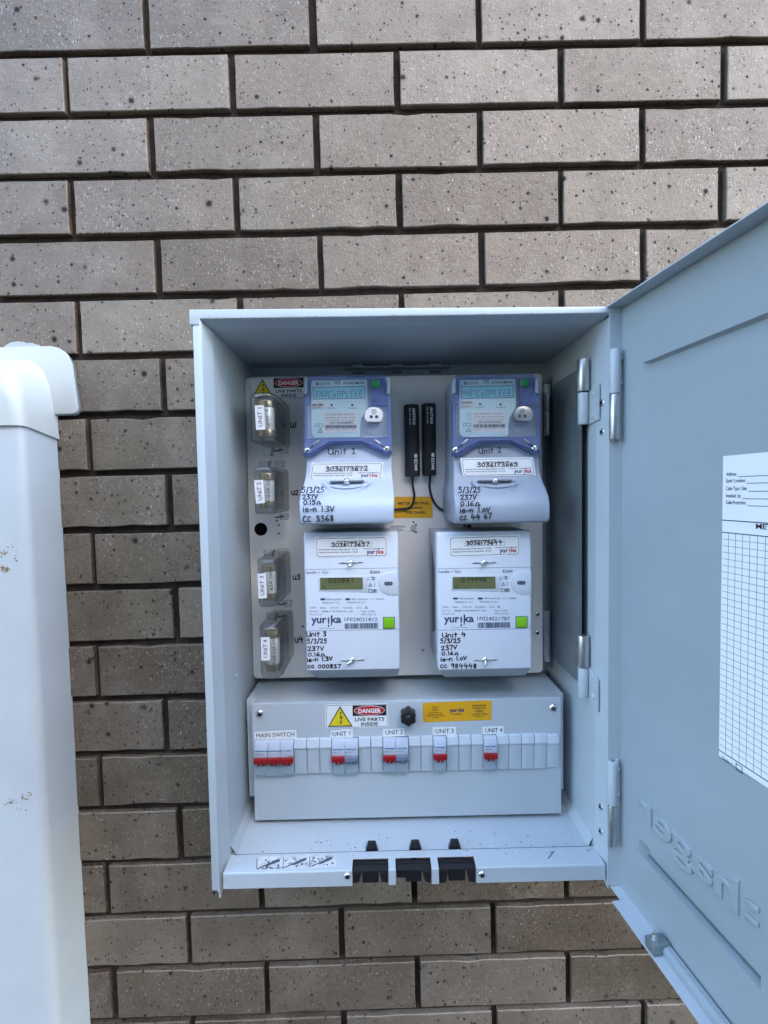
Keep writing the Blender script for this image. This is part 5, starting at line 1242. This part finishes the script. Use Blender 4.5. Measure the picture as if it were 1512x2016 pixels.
# ------------------------------------------------------------------ switches and breakers
def breaker(u0, u1, n, cols, name, label, txt):
    x0, x1 = module_outline(u0, u1, .0004); w = (x1 - x0) / n
    th = Thing(name, ((x0 + x1) / 2, -DE, cut_b0), label, 'circuit breaker', 'switches in the module row')
    zb_, zt_ = cut_b0, cut_b1 + .0002
    za = zt_ - (zt_ - zb_) * .46; zt2 = zt_ - (zt_ - zb_) * .66
    D1 = DE + .0085
    mb = MB().rect(F0, x0, x1, zb_ + .001, zt_ - .001, DE - .001, DE + .004); th.part('breaker_body', mb, BRK)
    pr = [(za, DE), (za, D1), (zt_ - .010, D1), (zt_ - .0020, D1 - .003), (zt_ - .0010, DE)]
    k_ = len(pr)
    for i in range(n):
        p0, p1 = x0 + w * i + .0002, x0 + w * (i + 1) - .0002
        th.part('breaker_front', MB().add([F0.p(x, z, d) for x in (p0, p1) for z, d in pr], [[j, (j + 1) % k_, k_ + (j + 1) % k_, k_ + j] for j in range(k_)] + [list(range(k_))[::-1], list(range(k_, 2 * k_))]), BRK, bevel=.0004)
        col = cols[i]
        th.part('terminal_flap', MB().poly(F0, arc_rect(p0 + .0004, p1 - .0004, zb_ + .0003, zt2 - .001, .001, 3), DE, D1 - .0015), BRKW, bevel=.0004)
        th.part('terminal_bar', MB().rect(F0, p0 + .0006, p1 - .0006, zt2 - .0045, zt2 - .0012, DE, D1 - .003), BRK)
    i = 0
    while i < n:
        j = i
        while j + 1 < n and cols[j + 1] == cols[i]: j += 1
        p0, p1 = x0 + w * i - .0004, x0 + w * (j + 1) + .0004; mt = TOG_R if cols[i] == 'r' else TOG_G
        tg = th.part('toggle', MB().rect(F0, p0, p1, za - .0060, za + .0006, D1 - .002, D1 + .0040), mt, bevel=.0008)
        for m_ in range(i, j + 1):
            c_ = x0 + w * (m_ + .5)
            th.part('toggle_stem', MB().rect(F0, c_ - .0040, c_ + .0040, za - .0098, za - .0056, D1 - .004, D1 + .0015), mt, tg, bevel=.0006)
            th.part('toggle_mark', MB().rect(F0, c_ - .0003, c_ + .0003, za - .0090, za - .0068, D1, D1 + .0018), WHITEI, tg)
        i = j + 1
    groups = [(0, n)] if n == 3 else [(i, i + 1) for i in range(n)]
    for g0, g1 in groups:
        p0, p1 = x0 + w * g0 + .001, x0 + w * g1 - .001; z = zt_ - .0125; L = p1 - p0
        f = .78 if n == 3 else .42
        st = th.part('logo_stripe', MB().rect(F0, p0, p0 + L * f, z, z + .0011, D1 - .001, D1 + .0002), BLUEI)
        th.part('logo_lettering', text_mb(F0, 'hager', (p0 + L * (f + .03), z - .0002), (p1 - .0002, z - .0002), .0024, D1 + .0003, .02), BLUEI, st)
        th.part('printed_text', text_mb(F0, txt[g0], (p0 + .0004, z - .004), (p0 + min(.011, L * .6), z - .004), .0016, D1 + .0003), INKG)
        mb = MB()
        for s_ in range(3): mb.rect(F0, p1 - .0045 + .0014 * s_, p1 - .0040 + .0014 * s_, z - .0105, z - .0062, D1, D1 + .0003) if n == 3 else None
        mb.ring(F0, ellipse(p0 + .002, z - .0085, .0014, .0018, 10), ellipse(p0 + .002, z - .0085, .0010, .0014, 10), D1, D1 + .0003)
        mb.stroke(F0, [(p1 - .0022, z - .0062), (p1 - .0028, z - .0082), (p1 - .0020, z - .0105)], .0003, D1 + .0003)
        th.part('diagram_print', mb, INKL)
breaker(503.5, 580, 3, 'rrr', 'main_switch', 'three-module main switch with red toggle under the MAIN SWITCH label', ['SBR363', '', ''])
breaker(654, 706, 2, 'rg', 'circuit_breaker', 'red and grey breaker pair below the danger sign', ['SBR163', 'MCN110'])
breaker(754, 804, 2, 'rg', 'circuit_breaker', 'red and grey breaker pair below the black hand knob', ['SBR163', 'MCN110'])
breaker(852, 878, 1, 'r', 'circuit_breaker', 'single red breaker below the amber notice', ['SBR163'])
breaker(950, 976, 1, 'r', 'circuit_breaker', 'single red breaker beside the longest run of blank covers', ['SBR163'])
